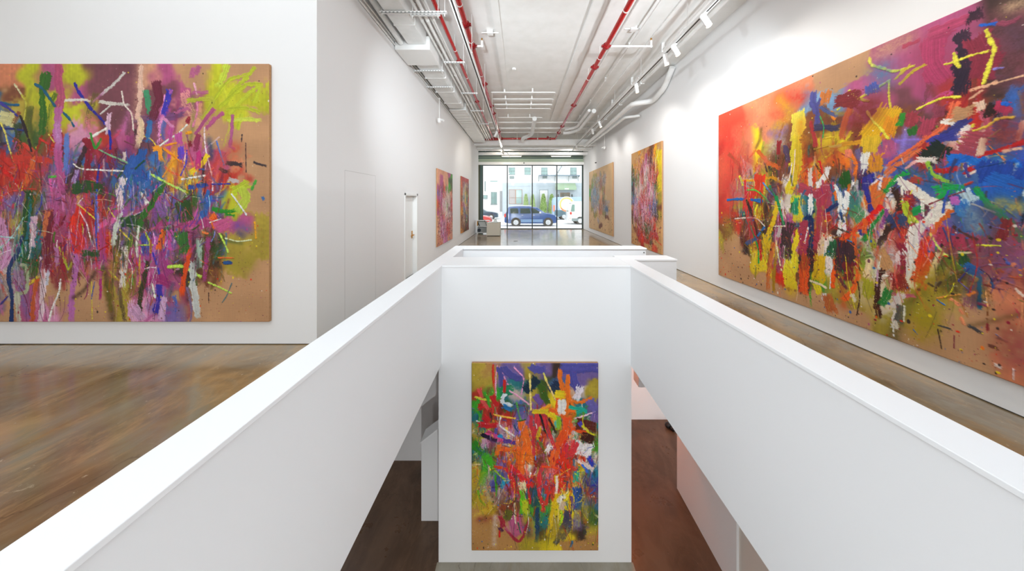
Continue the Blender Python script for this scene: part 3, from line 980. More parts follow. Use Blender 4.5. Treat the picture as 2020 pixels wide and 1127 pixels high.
def concrete(name,cols,rough,scale=1.,specks='c8b898'):
    """polished, mottled, scratched concrete in object space"""
    m=mat(name,cols[0],rough,spec=.5); nt=m.node_tree; b=nt.nodes['Principled BSDF']; N=nt.nodes.new; Lk=nt.links.new
    def lin(h): return tuple((c/12.92 if c<=.04045 else ((c+.055)/1.055)**2.4) for c in (int(h[i:i+2],16)/255. for i in (0,2,4)))+(1,)
    tc=N('ShaderNodeTexCoord')
    def noise(s,det=8,dist=0,sc=(1,1,1),ro=.6,rot=0):
        mp=N('ShaderNodeMapping'); mp.inputs['Scale'].default_value=sc; mp.inputs['Rotation'].default_value=(0,0,rot); Lk(tc.outputs['Object'],mp.inputs['Vector'])
        n=N('ShaderNodeTexNoise'); n.inputs['Scale'].default_value=s*scale; n.inputs['Detail'].default_value=det; n.inputs['Distortion'].default_value=dist; n.inputs['Roughness'].default_value=ro
        Lk(mp.outputs['Vector'],n.inputs['Vector']); return n.outputs['Fac']
    def rng(f,a,b_,c=0,d=1):
        r=N('ShaderNodeMapRange'); r.inputs['From Min'].default_value=a; r.inputs['From Max'].default_value=b_; r.inputs['To Min'].default_value=c; r.inputs['To Max'].default_value=d
        Lk(f,r.inputs['Value']); return r.outputs['Result']
    def mix(f,a,b_):
        x=N('ShaderNodeMix'); x.data_type='RGBA'; Lk(f,x.inputs['Factor'])
        for s_,v in (('A',a),('B',b_)):
            if isinstance(v,str): x.inputs[s_].default_value=lin(v)
            else: Lk(v,x.inputs[s_])
        return x.outputs['Result']
    c=mix(rng(noise(.55,6,.6),.38,.62),cols[0],cols[1])
    c=mix(rng(noise(1.3,8,1.2,(1,.6,1),.65,.6),.42,.66),c,cols[2])
    c=mix(rng(noise(3.2,10,.4,(1,.35,1),.75,-.5),.5,.72,0,.75),c,cols[3])
    c=mix(rng(noise(5,12,1.5,(.35,1.6,1),.8,.9),.61,.70,0,.55),c,specks)
    c=mix(rng(noise(17,4,.2,(1,1,1),.6),.68,.74,0,.6),c,specks)
    v=N('ShaderNodeTexVoronoi'); v.feature='DISTANCE_TO_EDGE'; v.inputs['Scale'].default_value=.38*scale
    nn=N('ShaderNodeTexNoise'); nn.inputs['Scale'].default_value=1.7; nn.inputs['Detail'].default_value=8
    va=N('ShaderNodeVectorMath'); va.operation='MULTIPLY_ADD'; va.inputs[1].default_value=(1.1,1.1,1.1); Lk(nn.outputs['Color'],va.inputs[0]); Lk(tc.outputs['Object'],va.inputs[2]); Lk(tc.outputs['Object'],nn.inputs['Vector'])
    Lk(va.outputs['Vector'],v.inputs['Vector'])
    c=mix(rng(v.outputs['Distance'],.0,.004,.45,0),c,'3a2e22')
    Lk(c,b.inputs['Base Color'])
    Lk(rng(noise(2.2,6),.3,.7,rough*.75,rough*1.35),b.inputs['Roughness'])
    bp=N('ShaderNodeBump'); bp.inputs['Strength'].default_value=.10; bp.inputs['Distance'].default_value=.004; Lk(noise(9,8),bp.inputs['Height']); Lk(bp.outputs['Normal'],b.inputs['Normal'])
    return m
M={}
M['wall']=mat('wall_paint','eeeeee',.6,spec=.3,bump=.06,scale=60)
M['ceil']=mat('ceiling_paint','f0f0ee',.65,spec=.2,noise='e9e9e6',bump=.1,scale=3)
M['cap']=mat('cap_lacquer','f4f5f6',.38,spec=.45)
M['parapet']=mat('parapet_paint','eff0f1',.55,spec=.3,bump=.04,scale=60)
M['floor']=concrete('gallery_concrete',['ac8a5c','6f583a','8c806a','c09a6a'],.2)
fb=M['floor'].node_tree.nodes['Principled BSDF']; fb.inputs['Coat Weight'].default_value=.5; fb.inputs['Coat Roughness'].default_value=.1
M['floor_low']=concrete('cellar_concrete',['5e4432','4a3524','6a503c','745640'],.34,1.3,'8a7060')
M['reveal']=mat('shadow_gap','4a4540',.8)
M['white']=mat('white_enamel','ececea',.35)
M['wmetal']=mat('white_painted_metal','eeeeec',.42,noise='e4e4e1',scale=5)
M['duct']=mat('white_painted_duct','ecedec',.4,noise='e0e2e0',bump=.3,scale=4)
M['red']=mat('red_enamel','b3141a',.16,spec=.7)
M['dred']=mat('dark_red_iron','8c1016',.3,spec=.6)
M['black']=mat('black_plastic','1c1c1d',.5)
M['slot']=mat('track_slot','262220',.5)
M['brass']=mat('brass','c8923c',.28,.9)
M['steel']=mat('grey_steel','6c6e6c',.4,.6)
M['dgreen']=mat('dark_green_frame','38463f',.35)
M['dgreen2']=mat('blue_green_frame','4d6763',.35)
M['olive']=mat('bronze_frame','5a5c40',.4)
M['mull']=mat('mullion_metal','343a38',.5)
M['transom']=mat('green_grey_transom','a4b4a0',.6)
M['recess']=mat('green_grey_recess','6c8078',.6,noise='5c7274',scale=1.5)
M['grille']=mat('dark_grille','5c645e',.6)
M['gboard']=mat('plinth_paint','c9c2b2',.6)
M['screen']=mat('lamp_lens','ffffff',.5,emit=('ffe2b8',14))
M['tube']=mat('strip_tube','ffffff',.5,emit=('fffaf0',2.0))
def glass_mat(name,tint,fac):
    m=bpy.data.materials.new(name); m.use_nodes=True; nt=m.node_tree; nt.nodes.clear()
    o=nt.nodes.new('ShaderNodeOutputMaterial'); t=nt.nodes.new('ShaderNodeBsdfTransparent'); g=nt.nodes.new('ShaderNodeBsdfGlossy'); x=nt.nodes.new('ShaderNodeMixShader')
    t.inputs['Color'].default_value=tint; g.inputs['Roughness'].default_value=.02; x.inputs['Fac'].default_value=fac
    nt.links.new(t.outputs[0],x.inputs[1]); nt.links.new(g.outputs[0],x.inputs[2]); nt.links.new(x.outputs[0],o.inputs[0]); return m
M['glass']=glass_mat('clear_glass',(.965,.97,.97,1),.04)
# ------------------------------------------------------------------ geometry helpers
def bx(bm,x0,x1,y0,y1,z0,z1):
    r=bmesh.ops.create_cube(bm,size=1,matrix=Matrix.Translation(((x0+x1)/2,(y0+y1)/2,(z0+z1)/2))@Matrix.Diagonal((abs(x1-x0),abs(y1-y0),abs(z1-z0),1)))
    return r['verts']
def cyl(bm,p0,p1,r,n=14,r2=None,caps=True):
    p0,p1=Vector(p0),Vector(p1); d=p1-p0
    q=d.to_track_quat('Z','Y').to_matrix().to_4x4()
    return bmesh.ops.create_cone(bm,cap_ends=caps,segments=n,radius1=r,radius2=r if r2 is None else r2,depth=d.length,matrix=Matrix.Translation((p0+p1)/2)@q)['verts']
def ball(bm,p,r,n=10,s=(1,1,1)):
    return bmesh.ops.create_uvsphere(bm,u_segments=n*2,v_segments=n,radius=r,matrix=Matrix.Translation(p)@Matrix.Diagonal((s[0],s[1],s[2],1)))['verts']
def tube(bm,pts,r,n=12):
    """swept tube with mitred rings through pts"""
    P=[Vector(p) for p in pts]; rings=[]; up=None
    for i,p in enumerate(P):
        t=(P[min(i+1,len(P)-1)]-P[max(i-1,0)]).normalized()
        if up is None: up=t.orthogonal().normalized()
        up=(up-t*up.dot(t)).normalized(); sd=t.cross(up); 
        k=1.
        if 0<i<len(P)-1:
            a=(P[i]-P[i-1]).normalized(); c=max(.5,math.sqrt((1+a.dot((P[i+1]-P[i]).normalized()))/2)); k=1/c if c>.8 else 1.1
        rings.append([bm.verts.new(p+(up*math.cos(2*PI*j/n)+sd*math.sin(2*PI*j/n))*r*k) for j in range(n)])
    for a,b in zip(rings,rings[1:]):
        for j in range(n): bm.faces.new((a[j],a[(j+1)%n],b[(j+1)%n],b[j]))
    bm.faces.new(rings[0]); bm.faces.new(rings[-1][::-1])
def bend(pts,rad,n=5):
    """round the corners of a polyline"""
    P=[Vector(p) for p in pts]; o=[P[0]]
    for i in range(1,len(P)-1):
        a=(P[i-1]-P[i]).normalized()*rad; b=(P[i+1]-P[i]).normalized()*rad
        for k in range(n+1):
            t=k/n; o.append((P[i]+a)*(1-t)**2+P[i]*2*t*(1-t)+(P[i]+b)*t*t)
    o.append(P[-1]); return o
def prism(bm,poly,y0,y1,ax='y'):
    """extrude polygon: ax y -> poly in XZ, ax x -> poly in YZ"""
    f=(lambda p,d:(p[0],d,p[1])) if ax=='y' else (lambda p,d:(d,p[0],p[1]))
    a=[bm.verts.new(f(p,y0)) for p in poly]; b=[bm.verts.new(f(p,y1)) for p in poly]; n=len(poly)
    bm.faces.new(a); bm.faces.new(b[::-1])
    for i in range(n): bm.faces.new((a[i],b[i],b[(i+1)%n],a[(i+1)%n]))
def obj(name,bm,m,parent=None,smooth=False,bevel=0,loc=None):
    bmesh.ops.recalc_face_normals(bm,faces=bm.faces)
    me=bpy.data.meshes.new(name); bm.to_mesh(me); bm.free()
    o=bpy.data.objects.new(name,me); C.objects.link(o)
    for x in (m if isinstance(m,(list,tuple)) else [m]): me.materials.append(M[x] if isinstance(x,str) else x)
    if smooth:
        me.polygons.foreach_set('use_smooth',[True]*len(me.polygons))
        try: me.set_sharp_from_angle(angle=math.radians(40))
        except Exception: pass
    if bevel:
        b=o.modifiers.new('bevel','BEVEL'); b.width=bevel; b.segments=2; b.limit_method='ANGLE'
    if parent is not None: o.parent=parent; 
    if loc is not None: o.location=loc
    return o
def B(): return bmesh.new()
def box(name,x0,x1,y0,y1,z0,z1,m,parent=None,bevel=0):
    bm=B(); bx(bm,x0,x1,y0,y1,z0,z1); return obj(name,bm,m,parent,bevel=bevel)
def thing(name,label,cat,loc=(0,0,0),rz=0,group=None):
    o=bpy.data.objects.new(name,None); o.empty_display_size=.1; C.objects.link(o); o.location=loc; o.rotation_euler=(0,0,rz); return tag(o,label,cat,group)
def tag(o,label=None,cat=None,group=None,kind=None):
    if label: o['label']=label
    if cat: o['category']=cat
    if group: o['group']=group
    if kind: o['kind']=kind
    return o
def st(o): o['kind']='structure'; return o
def dup(root,loc,label,group=None,rz=None):
    r=root.copy(); C.objects.link(r); r.location=loc; r['label']=label
    if rz is not None: r.rotation_euler=(0,0,rz)
    if group: r['group']=group
    def rec(s,d):
        for ch in list(s.children):
            c=ch.copy(); C.objects.link(c); c.parent=d; rec(ch,c)
    rec(root,r); return r
XL,XR,YW,ZC=-2.79,4.54,20.6,6.0     # gallery side walls, shop window, ceiling
XI,XJ=-1.10,1.53                     # faces of the light well
LOW=-3.06                            # lower floor
# ------------------------------------------------------------------ setting: floors, walls, ceiling
bm=B()
bx(bm,-8.6,-1.31,-6,4.6,-.30,0); bx(bm,1.73,4.7,-6,4.6,-.30,0); bx(bm,-1.31,1.73,-6,-3.6,-.30,0)
bx(bm,-3.0,-1.31,4.6,5.5,-.30,0); bx(bm,2.42,4.7,4.6,5.5,-.30,0); bx(bm,-3.6,4.7,5.5,YW+.1,-.30,0)
st(obj('floor',bm,'floor'))
bm=B(); bx(bm,-8.6,6.2,-6,8.2,LOW-.2,LOW)
st(obj('floor_lower',bm,'floor_low'))
M['floor_pale']=concrete('pale_concrete',['948e80','8a8474','a09a8c','8c8068'],.4,1.6,'b4ac9c')  # pale patch: light falling into the well is put into its colour
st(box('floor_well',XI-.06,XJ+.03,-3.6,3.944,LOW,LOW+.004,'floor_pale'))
T=.25
bm=B()   # front wall at the left that carries the big painting
bx(bm,-8.6,XL,3.886,3.886+T,.012,ZC); st(obj('wall_front',bm,'wall'))
st(box('baseboard_front',-8.6,XL-.01,3.90,3.91,0,.014,'reveal'))
DN,DF,DH=6.86,7.64,2.14               # door opening in the left wall
bm=B()
bx(bm,XL-T,XL,3.886+T,DN,.012,ZC); bx(bm,XL-T,XL,DF,18.75,.012,ZC); bx(bm,XL-T,XL,DN,DF,DH,ZC)
st(obj('wall_left',bm,'wall'))
st(box('baseboard_left',XL-.02,XL-.012,4.2,DN,0,.014,'reveal')); st(box('baseboard_left_far',XL-.02,XL-.012,DF,18.7,0,.014,'reveal'))
bm=B(); bx(bm,-3.6,-3.55,18.75,YW+.1,0,ZC); bx(bm,-3.55,XL-T,18.75,18.8,0,ZC); st(obj('wall_window_recess',bm,'wall'))
bm=B(); bx(bm,XR,XR+T,-6,YW+.1,.012,ZC); st(obj('wall_right',bm,'wall'))
st(box('baseboard_right',XR+.012,XR+.02,-6,YW,0,.014,'reveal'))
bm=B(); bx(bm,-8.6,-6.1,-6.2,-6,0,ZC); bx(bm,2.7,XR+T,-6.2,-6,0,ZC); bx(bm,-6.1,2.7,-6.2,-6,0,.25); bx(bm,-6.1,2.7,-6.2,-6,5.7,ZC); st(obj('wall_back',bm,'wall'))
bm=B()
for i in range(8): bx(bm,-6.1+8.8*i/7-.03,-6.1+8.8*i/7+.03,-6.15,-6.05,.25,5.7)
bx(bm,-6.1,2.7,-6.15,-6.05,.25,.33); bx(bm,-6.1,2.7,-6.15,-6.05,5.62,5.7); bx(bm,-6.1,2.7,-6.15,-6.05,2.6,2.66)
fr=st(obj('window_3',bm,'wmetal')); box('pane',-6.1,2.7,-6.105,-6.10,.3,5.65,'glass',fr)  # added rear window behind the camera, lets extra daylight down the gallery
bm=B(); bx(bm,-8.8,-8.6,-6.2,4.14,0,ZC); st(obj('wall_side_left',bm,'wall'))
# ceiling slab with an added skylight, out of view, to brighten the foreground
SX0,SX1,SY0,SY1=-6.4,2.6,-4.2,3.4
bm=B()
bx(bm,-8.8,SX0,-6.2,4.14,ZC,ZC+.3); bx(bm,SX1,XR+T,-6.2,4.14,ZC,ZC+.3); bx(bm,SX0,SX1,-6.2,SY0,ZC,ZC+.3); bx(bm,SX0,SX1,SY1,4.14,ZC,ZC+.3)
bx(bm,-3.7,XR+T,4.14,YW+.3,ZC,ZC+.3)
st(obj('ceiling',bm,'ceil'))
bm=B()
for i in range(7):
    x=SX0+(SX1-SX0)*i/6; bx(bm,x-.03,x+.03,SY0,SY1,ZC+.22,ZC+.30)
for i in range(4):
    y=SY0+(SY1-SY0)*i/3; bx(bm,SX0,SX1,y-.03,y+.03,ZC+.22,ZC+.30)
fr=st(obj('window_2',bm,'wmetal')); box('pane',SX0,SX1,SY0,SY1,ZC+.25,ZC+.256,'glass',fr)  # frame and pane of the added skylight
# flush service door outline in the left wall (thin groove)
bm=B(); bx(bm,XL+.0005,XL+.0015,5.455,5.462,.02,2.46); bx(bm,XL+.0005,XL+.0015,4.5,5.462,2.453,2.46); bx(bm,XL+.0005,XL+.0015,4.5,4.507,.02,2.46)
st(obj('door_2',bm,mat('groove_grey','cfcfcd',.7)))
# recessed white door
d=st(obj('door_1',(lambda b:(bx(b,XL-.15,XL-.10,DN+.02,DF-.03,.03,DH-.03),b)[1])(B()),'white'))
bm=B(); bx(bm,XL-.2,XL+.012,DN-.035,DN+.02,0,DH+.035); bx(bm,XL-.2,XL+.012,DF-.02,DF+.035,0,DH+.035); bx(bm,XL-.2,XL+.012,DN-.035,DF+.035,DH-.025,DH+.035)
obj('door_frame',bm,'white',d,bevel=.003)
box('threshold',XL-.14,XL+.004,DN+.02,DF-.02,0,.022,'steel',d)
bm=B(); bx(bm,XL-.10,XL-.088,DF-.13,DF-.07,.99,1.19); cyl(bm,(XL-.09,DF-.10,1.08),(XL-.03,DF-.10,1.08),.012)
h=obj('handle_plate',bm,'brass',d,bevel=.003); tag(h,'brass handle plate')
bm=B(); tube(bm,bend([(XL-.06,DF-.10,1.08),(XL-.035,DF-.11,1.08),(XL-.035,DF-.27,1.075),(XL-.04,DF-.275,1.075)],.02),.013); obj('lever_handle',bm,'brass',h,smooth=True)
# ------------------------------------------------------------------ parapets round the light well and the stair
CAPZ,CT=1.07,.024
def parapet(name,x0,x1,y0,y1,z0=-.30):
    o=st(box(name,x0,x1,y0,y1,z0,CAPZ-CT,'parapet')); return o
parapet('wall_parapet_left',XI-.205,XI,-3.6,5.50,-.30)
parapet('wall_parapet_right',XJ,XJ+.205,-3.6,4.45,-.32)
parapet('wall_parapet_near',XI,XJ,-3.6,-3.4,-.30)
bm=B(); bx(bm,XI,XJ,3.945,4.46,-.31,CAPZ-CT); bx(bm,XI-.04,XJ+.01,3.945,4.20,LOW,-.31)
st(obj('wall_well_end',bm,'parapet'))
parapet('wall_parapet_stair',XJ+.205,2.40,4.37,4.69,-.30)
parapet('wall_parapet_far',XI,2.40,5.44,5.72,-.30)
g=.008
st(box('trim_1',XI-.213,XI+g,-3.6,5.74,CAPZ-CT,CAPZ,'cap',bevel=.003))
bm=B(); bx(bm,XJ-g,XJ+.213,-3.6,4.36,CAPZ-CT,CAPZ); st(obj('trim_2',bm,'cap',bevel=.003))
bm=B(); bx(bm,XI+g,XJ-g,3.937,4.56,CAPZ-CT,CAPZ); st(obj('trim_3',bm,'cap',bevel=.003))
bm=B(); bx(bm,XJ-g,2.412,4.36,4.70,CAPZ-CT,CAPZ); st(obj('trim_4',bm,'cap',bevel=.003))
bm=B(); bx(bm,XI+g,2.412,5.42,5.74,CAPZ-CT,CAPZ); st(obj('trim_5',bm,'cap',bevel=.003))
bm=B(); cyl(bm,(2.36,5.437,.985),(2.36,5.425,.985),.012,16); tag(obj('cable_port',bm,'steel'),'small round grey cable port on the end of the far white parapet','cable port')
# stair in the trench, with its half wall
bm=B(); n=17; x0=-1.55; run=3.95/n
for i in range(n):
    bx(bm,x0+i*run,x0+(i+1)*run,4.74,5.42,LOW+i*.18-.0,LOW+(i+1)*.18)
    if i: bx(bm,x0+i*run,x0+(i+1)*run,4.74,5.42,LOW+i*.18-.16,LOW+i*.18)
st(obj('floor_stairs',bm,'floor_low'))
bm=B(); prism(bm,[(-1.56,LOW),(-1.56,-1.835),(-1.14,-1.835+.42*.775),(1.6,.28),(1.6,-.32),(-1.14,-2.2),(-1.14,LOW)],4.46,4.70)
w=st(obj('wall_stair_half',bm,'parapet'))
bm=B(); prism(bm,[(-1.575,-1.845),(-1.575,-1.82),(-1.14,-1.82+.435*.775),(1.6,.305),(1.6,.28),(-1.14,-1.845+.435*.775)],4.45,4.71)
obj('cap',bm,'cap',w)
# lower level walls
st(box('wall_lower_back_left',-8,1.15,5.50,5.7,LOW,-.30,'wall'))
st(box('wall_lower_back_right',1.3,6.1,6.54,6.7,LOW,-.30,'wall'))
st(box('wall_lower_middle',1.15,1.3,5.5,6.7,LOW,-.30,'wall'))
st(box('wall_lower_right',2.737,2.95,3.6,4.97,LOW,-.30,'wall'))
st(box('wall_lower_right_near',2.77,2.95,-4,3.6,LOW,-.30,mat('warm_wall_paint','ddd3c8',.6)))
st(box('wall_lower_right_side',5.9,6.1,4.97,6.7,LOW,-.30,'wall'))
st(box('wall_lower_left',-8,-7.8,-4,5.6,LOW,-.30,'wall'))
st(box('wall_lower_near',-8,6,-4.2,-4,LOW,-.30,'wall'))
st(box('trim_6',2.07,2.72,4.98,5.2,-1.30,-.30,'wall'))
# dark folded thing on the lower floor in the corner right of the stair
bm=B(); ball(bm,(3.27,6.30,LOW+.06),.06,8,(1.1,1.0,1.0)); ball(bm,(3.33,6.22,LOW+.05),.05,8,(1.1,1.2,1.0))
bmesh.ops.translate(bm,verts=bm.verts,vec=(0,0,0)); tag(obj('dark_bundle',bm,'black',smooth=True),'small black bundle lying on the dark lower floor near the orange-lit wall','bundle')
t=thing('bulb_lamp','warm bulb under the floor slab behind the light well end wall','lamp',(1.95,5.9,-.30))
bm=B(); cyl(bm,(0,0,-.06),(0,0,0),.05,16); obj('socket',bm,'white',t,smooth=True)
bm=B(); ball(bm,(0,0,-.12),.06,10); obj('bulb',bm,mat('warm_bulb','ffffff',.5,emit=('ffb080',6)),t,smooth=True)
ld=bpy.data.lights.new('bulb_light','POINT'); ld.energy=34; ld.color=(1,.27,.10); ld.shadow_soft_size=.06
lo=bpy.data.objects.new('bulb_light',ld); C.objects.link(lo); lo.parent=t; lo.location=(0,0,-.24)
# ------------------------------------------------------------------ shop window
def px_x(px,Y): return (px-1027)*Y/560.
zt=4.64
wf=st(obj('window_1',(lambda b:(bx(b,-2.72,4.47,YW-.03,YW+.05,zt-.05,zt),bx(b,-2.72,4.47,YW-.03,YW+.05,0,.05),b)[2])(B()),'mull'))
mx=[-.967,.846,2.63]
for x in mx: box('mullion',x-.036,x+.036,YW-.03,YW+.05,.05,zt-.05,'mull',wf)
box('side_frame',4.44,4.54,YW-.05,YW+.05,0,zt,'dgreen',wf)
ed=[-2.70]+mx+[4.44]
for a,b in zip(ed,ed[1:]): box('pane',a+.02,b-.02,YW,YW+.012,.05,zt-.05,'glass',wf)
for (a,b,m_) in ((-3.05,-2.97,'olive'),(-2.97,-2.90,'dgreen'),(-2.90,-2.80,'dgreen2'),(-2.80,-2.72,'dgreen')): box('side_post',a,b,YW-.06-.02*(m_=='olive'),YW+.05,0,zt,m_,wf)
st(box('trim_7',-3.2,XR,YW-.25,YW+.1,zt,zt+.19,'white'))                # white header over the glass
st(box('trim_8',-3.05,XR,YW-.05,YW+.1,zt+.19,zt+.45,'transom'))
st(box('wall_over_window',-3.55,XR,YW+.02,YW+.2,zt+.45,ZC,'recess'))
bm=B(); bx(bm,-3.1,XR,YW-.3,YW-.26,zt+.52,zt+.56); tag(obj('curtain_rail',bm,'transom'),'thin pale horizontal rail crossing the dark recess above the shop window','rail')
st(box('wall_outside_left',-3.9,-3.05,YW+.05,YW+.3,-.3,7.5,'white')) 
# detector under the header and tiny camera at its right end
bm=B(); cyl(bm,(0.24,YW-.30,zt+.115),(0.24,YW-.26,zt+.115),.05,16); tag(obj('sensor',bm,'steel',smooth=True),'small grey round sensor on the white header above the window','sensor')
bm=B(); bx(bm,4.45,4.52,16.9,17.02,4.28,4.33); tag(obj('corner_camera',bm,'black'),'tiny black camera on right wall beside the window header','camera')
# beams and ducts in front of the window recess
st(box('trim_9',XL,XR,16.95,17.3,5.36,5.70,'ceil'))
st(box('trim_10',XL,XR,17.9,18.1,5.30,5.58,'ceil'))
st(box('trim_11',-3.55,XR,19.2,19.45,5.16,5.33,'wmetal'))
def hduct(name,label,x0,x1,y0,y1,z0,z1,ngr=(),m='wmetal'):
    t=thing(name,label,'duct',((x0+x1)/2,y0,z0)); 
    cx=(x0+x1)/2
    bm=B(); bx(bm,x0-cx,x1-cx,0,y1-y0,0,z1-z0); obj('casing',bm,m,t,bevel=.01)
    for k in range(int((x1-x0)/.9)): box('flange',x0-cx+.45+k*.9,x0-cx+.48+k*.9,-.015,y1-y0+.01,-.015,z1-z0+.015,m,t)
    for (a,b) in ngr:
        bm=B(); z=z0
        for i in range(int((b-a)/.13)): bx(bm,a-cx+i*.13,a-cx+i*.13+.1,-.02,-.002,.02,(z1-z0)-.03)
        obj('grille',bm,'grille',t)
    return t
hduct('crossing_duct','white rectangular duct with dark slotted grilles running across before the window recess',-2.77,4.45,18.3,18.65,5.31,5.46,((0.,1.2),(1.4,2.2),(3.7,4.4)))
bm=B(); tube(bm,bend([(-2.77,18.05,5.68),(-1.2,18.05,5.68),(-.9,18.05,5.58),(4.0,18.05,5.58),(4.46,17.6,5.60)],.1),.05); tag(obj('crossing_pipe',bm,'wmetal',smooth=True),'thin white pipe running across the ceiling close before the window','pipe')
for x in (-1.36,2.12):
    t=thing('strip_light','','strip light',(x,20.0,5.19))
    t['label']='white strip light under the dark recess, '+('left of the two above the window' if x<0 else 'right of the two above the window'); t['group']='strip lights above the window'
    bm=B(); bx(bm,0,1.45,-.05,.05,0,.05); obj('housing',bm,'white',t,bevel=.005)
    bm=B(); cyl(bm,(.05,0,-.02),(1.4,0,-.02),.016); obj('tube',bm,'tube',t,smooth=True)
    for q in (.2,1.25): bm=B(); cyl(bm,(q,0,.05),(q,0,ZC-5.19-.002),.006,6); obj('hanger',bm,'wmetal',t)
# ------------------------------------------------------------------ plinth, rack and papers by the window
t=thing('plinth','beige box plinth standing on the concrete floor left of the window view','plinth',(-1.57,16.3,0))
bm=B(); bx(bm,-.38,.38,0,.76,.03,.77); obj('body',bm,'gboard',t,bevel=.004)
bm=B(); bx(bm,-.35,.35,.03,.73,0,.03); obj('base',bm,'reveal',t)
M['acr']=mat('pale_acrylic','dfe9e6',.15,spec=.6)
bm=B(); prism(bm,[(-.10,0),(.16,0),(.13,.04),(.06,.22),(-.02,.22)],16.42,16.64); bmesh.ops.translate(bm,verts=bm.verts,vec=(-1.50,0,.771)); tag(obj('leaflet_stand',bm,'acr'),'pale translucent leaflet stand on top of the beige plinth','stand')
bm=B(); bx(bm,-1.92,-1.66,16.4,16.62,.771,.785); bx(bm,-1.88,-1.60,16.45,16.7,.785,.795); tag(obj('paper_stack',bm,'white'),'low stack of white papers on the left of the plinth top','papers')
t=thing('equipment_rack','open white two-tier rack of equipment standing behind the plinth at left wall','rack',(-2.68,17.2,0))
bm=B()
for (a,b,c_,d_) in ((0,.03,.08,.84),(.78,.81,.08,.84)): bx(bm,a,b,0,.03,c_,d_); bx(bm,a,b,.45,.48,c_,d_)
bx(bm,0,.81,0,.48,.81,.84); bx(bm,0,.81,0,.48,.46,.49); bx(bm,0,.81,0,.48,.08,.11)
obj('frame',bm,'white',t,bevel=.003)
bm=B(); bx(bm,.05,.72,.02,.44,.11,.42); u=obj('amplifier',bm,mat('unit_grey','8d918f',.5),t,bevel=.005)
bm=B(); cyl(bm,(.17,.02,.25),(.17,-.012,.25),.105,24); obj('speaker_cone',bm,mat('navy_cone','1a2330',.5),u,smooth=True)
bm=B(); bx(bm,.10,.60,.1,.44,.49,.76); obj('grey_case',bm,mat('case_grey','b4b6b2',.6),t,bevel=.01)
bm=B(); bx(bm,.035,.07,.02,.4,.52,.79); obj('file_spine',bm,mat('ochre','d89838',.6),t)
bm=B(); tube(bm,bend([(.12,.01,.70),(.13,-.01,.62),(.20,-.01,.54),(.17,-.01,.50)],.03),.022,8); obj('cable',bm,'black',t,smooth=True)
bm=B(); tube(bm,bend([(.50,-.01,.86),(.55,-.03,.72),(.60,-.02,.6),(.62,-.02,.50)],.04),.014,8); obj('cable',bm,'black',t,smooth=True)
for (a,b) in ((.05,.05),(.76,.05),(.05,.43),(.76,.43)):
    bm=B(); cyl(bm,(a-.012,b,.035),(a+.012,b,.035),.035,14); bx(bm,a-.018,a+.018,b-.012,b+.012,.05,.085); obj('caster',bm,'white',t,smooth=True)
bm=B(); cyl(bm,(-.25,14.2,0),(-.25,14.2,.006),.11,28); cyl(bm,(-.25,14.2,.006),(-.25,14.2,.009),.07,28); tag(obj('floor_outlet',bm,'steel',smooth=True),'round grey outlet cover set in the concrete floor before the window','floor outlet')
# ------------------------------------------------------------------ ceiling services
def ring_coupling(bm,p,r,ax=(0,1,0),w=.05):
    a=Vector(ax); p=Vector(p)
    cyl(bm,p-a*w,p+a*w,r*1.42,18); cyl(bm,p-a*w*.35,p+a*w*.35,r*1.62,18)
    sd=Vector((0,0,1)) if abs(a.z)<.5 else Vector((1,0,0)); s2=a.cross(sd)
    for s in (-1,1):
        q=p+s2*s*r*1.7; bmesh.ops.create_cube(bm,size=1,matrix=Matrix.Translation(q)@Matrix.Diagonal((r*.9 if abs(a.x)<.5 else w*1.2,w*1.2 if abs(a.x)<.5 else r*.9,r*.7,1)))
        cyl(bm,q+sd*-r*.7,q+sd*r*.7,r*.16,6)
def ycouple(x,z,r,ypx,parent,xpx=None):
    for py in ypx:
        y=z*560/(399-py); bm=B(); ring_coupling(bm,(0,y,0),r); obj('coupling',bm,'dred',parent,smooth=True)
def red_pipe(x,z,r,y0,y1,label,coup,bands):
    t=thing('sprinkler_pipe',label,'pipe',(x,0,1.95+z),group='red sprinkler pipes on the ceiling')
    bm=B(); cyl(bm,(0,y0,0),(0,y1,0),r,24); obj('pipe',bm,'red',t,smooth=True)
    ycouple(x,z,r,coup,t)
    for py in bands:
        y=z*560/(399-py); bm=B(); cyl(bm,(0,y-.012,0),(0,y+.012,0),r*1.08,20); cyl(bm,(0,y,0),(0,y,ZC-1.95-z),.005,6); obj('pipe_hanger',bm,'wmetal',t,smooth=True)
    return t
red_pipe(-1.585,3.67,.038,4.2,16.6,'thin red pipe running lengthwise, leftmost of the three overhead',(120.5,200.6,244),(99,153))
red_pipe(-1.155,3.75,.052,4.2,16.6,'thick red pipe running lengthwise, middle of the three overhead',(48.5,91,166,209,224,260),(8,81,148))
red_pipe(2.055,3.75,.052,4.2,16.66,'thick red pipe running lengthwise along the right half of the ceiling',(91,132.5,208,249,262),(20,114,155))
t=thing('sprinkler_pipe','red pipe running crosswise below the ceiling near the window','pipe',(0,16.75,5.70),group='red sprinkler pipes on the ceiling')
bm=B(); cyl(bm,(XL,0,0),(2.06,0,0),.05,20); ball(bm,(2.06,0,0),.056,8); obj('pipe',bm,'red',t,smooth=True)
bm=B(); cyl(bm,(XL,-.06,-.085),(-1.3,-.06,-.085),.025,16); obj('drain_pipe',bm,'red',t,smooth=True)
for x in (-1.55,-1.1,1.75): bm=B(); ring_coupling(bm,(x,0,0),.05,(1,0,0)); obj('coupling',bm,'dred',t,smooth=True)
bm=B(); cyl(bm,(1.6,-.02,0),(1.6,-.12,0),.07,16); ball(bm,(1.6,-.05,.06),.07,8); obj('valve',bm,'dred',t,smooth=True)
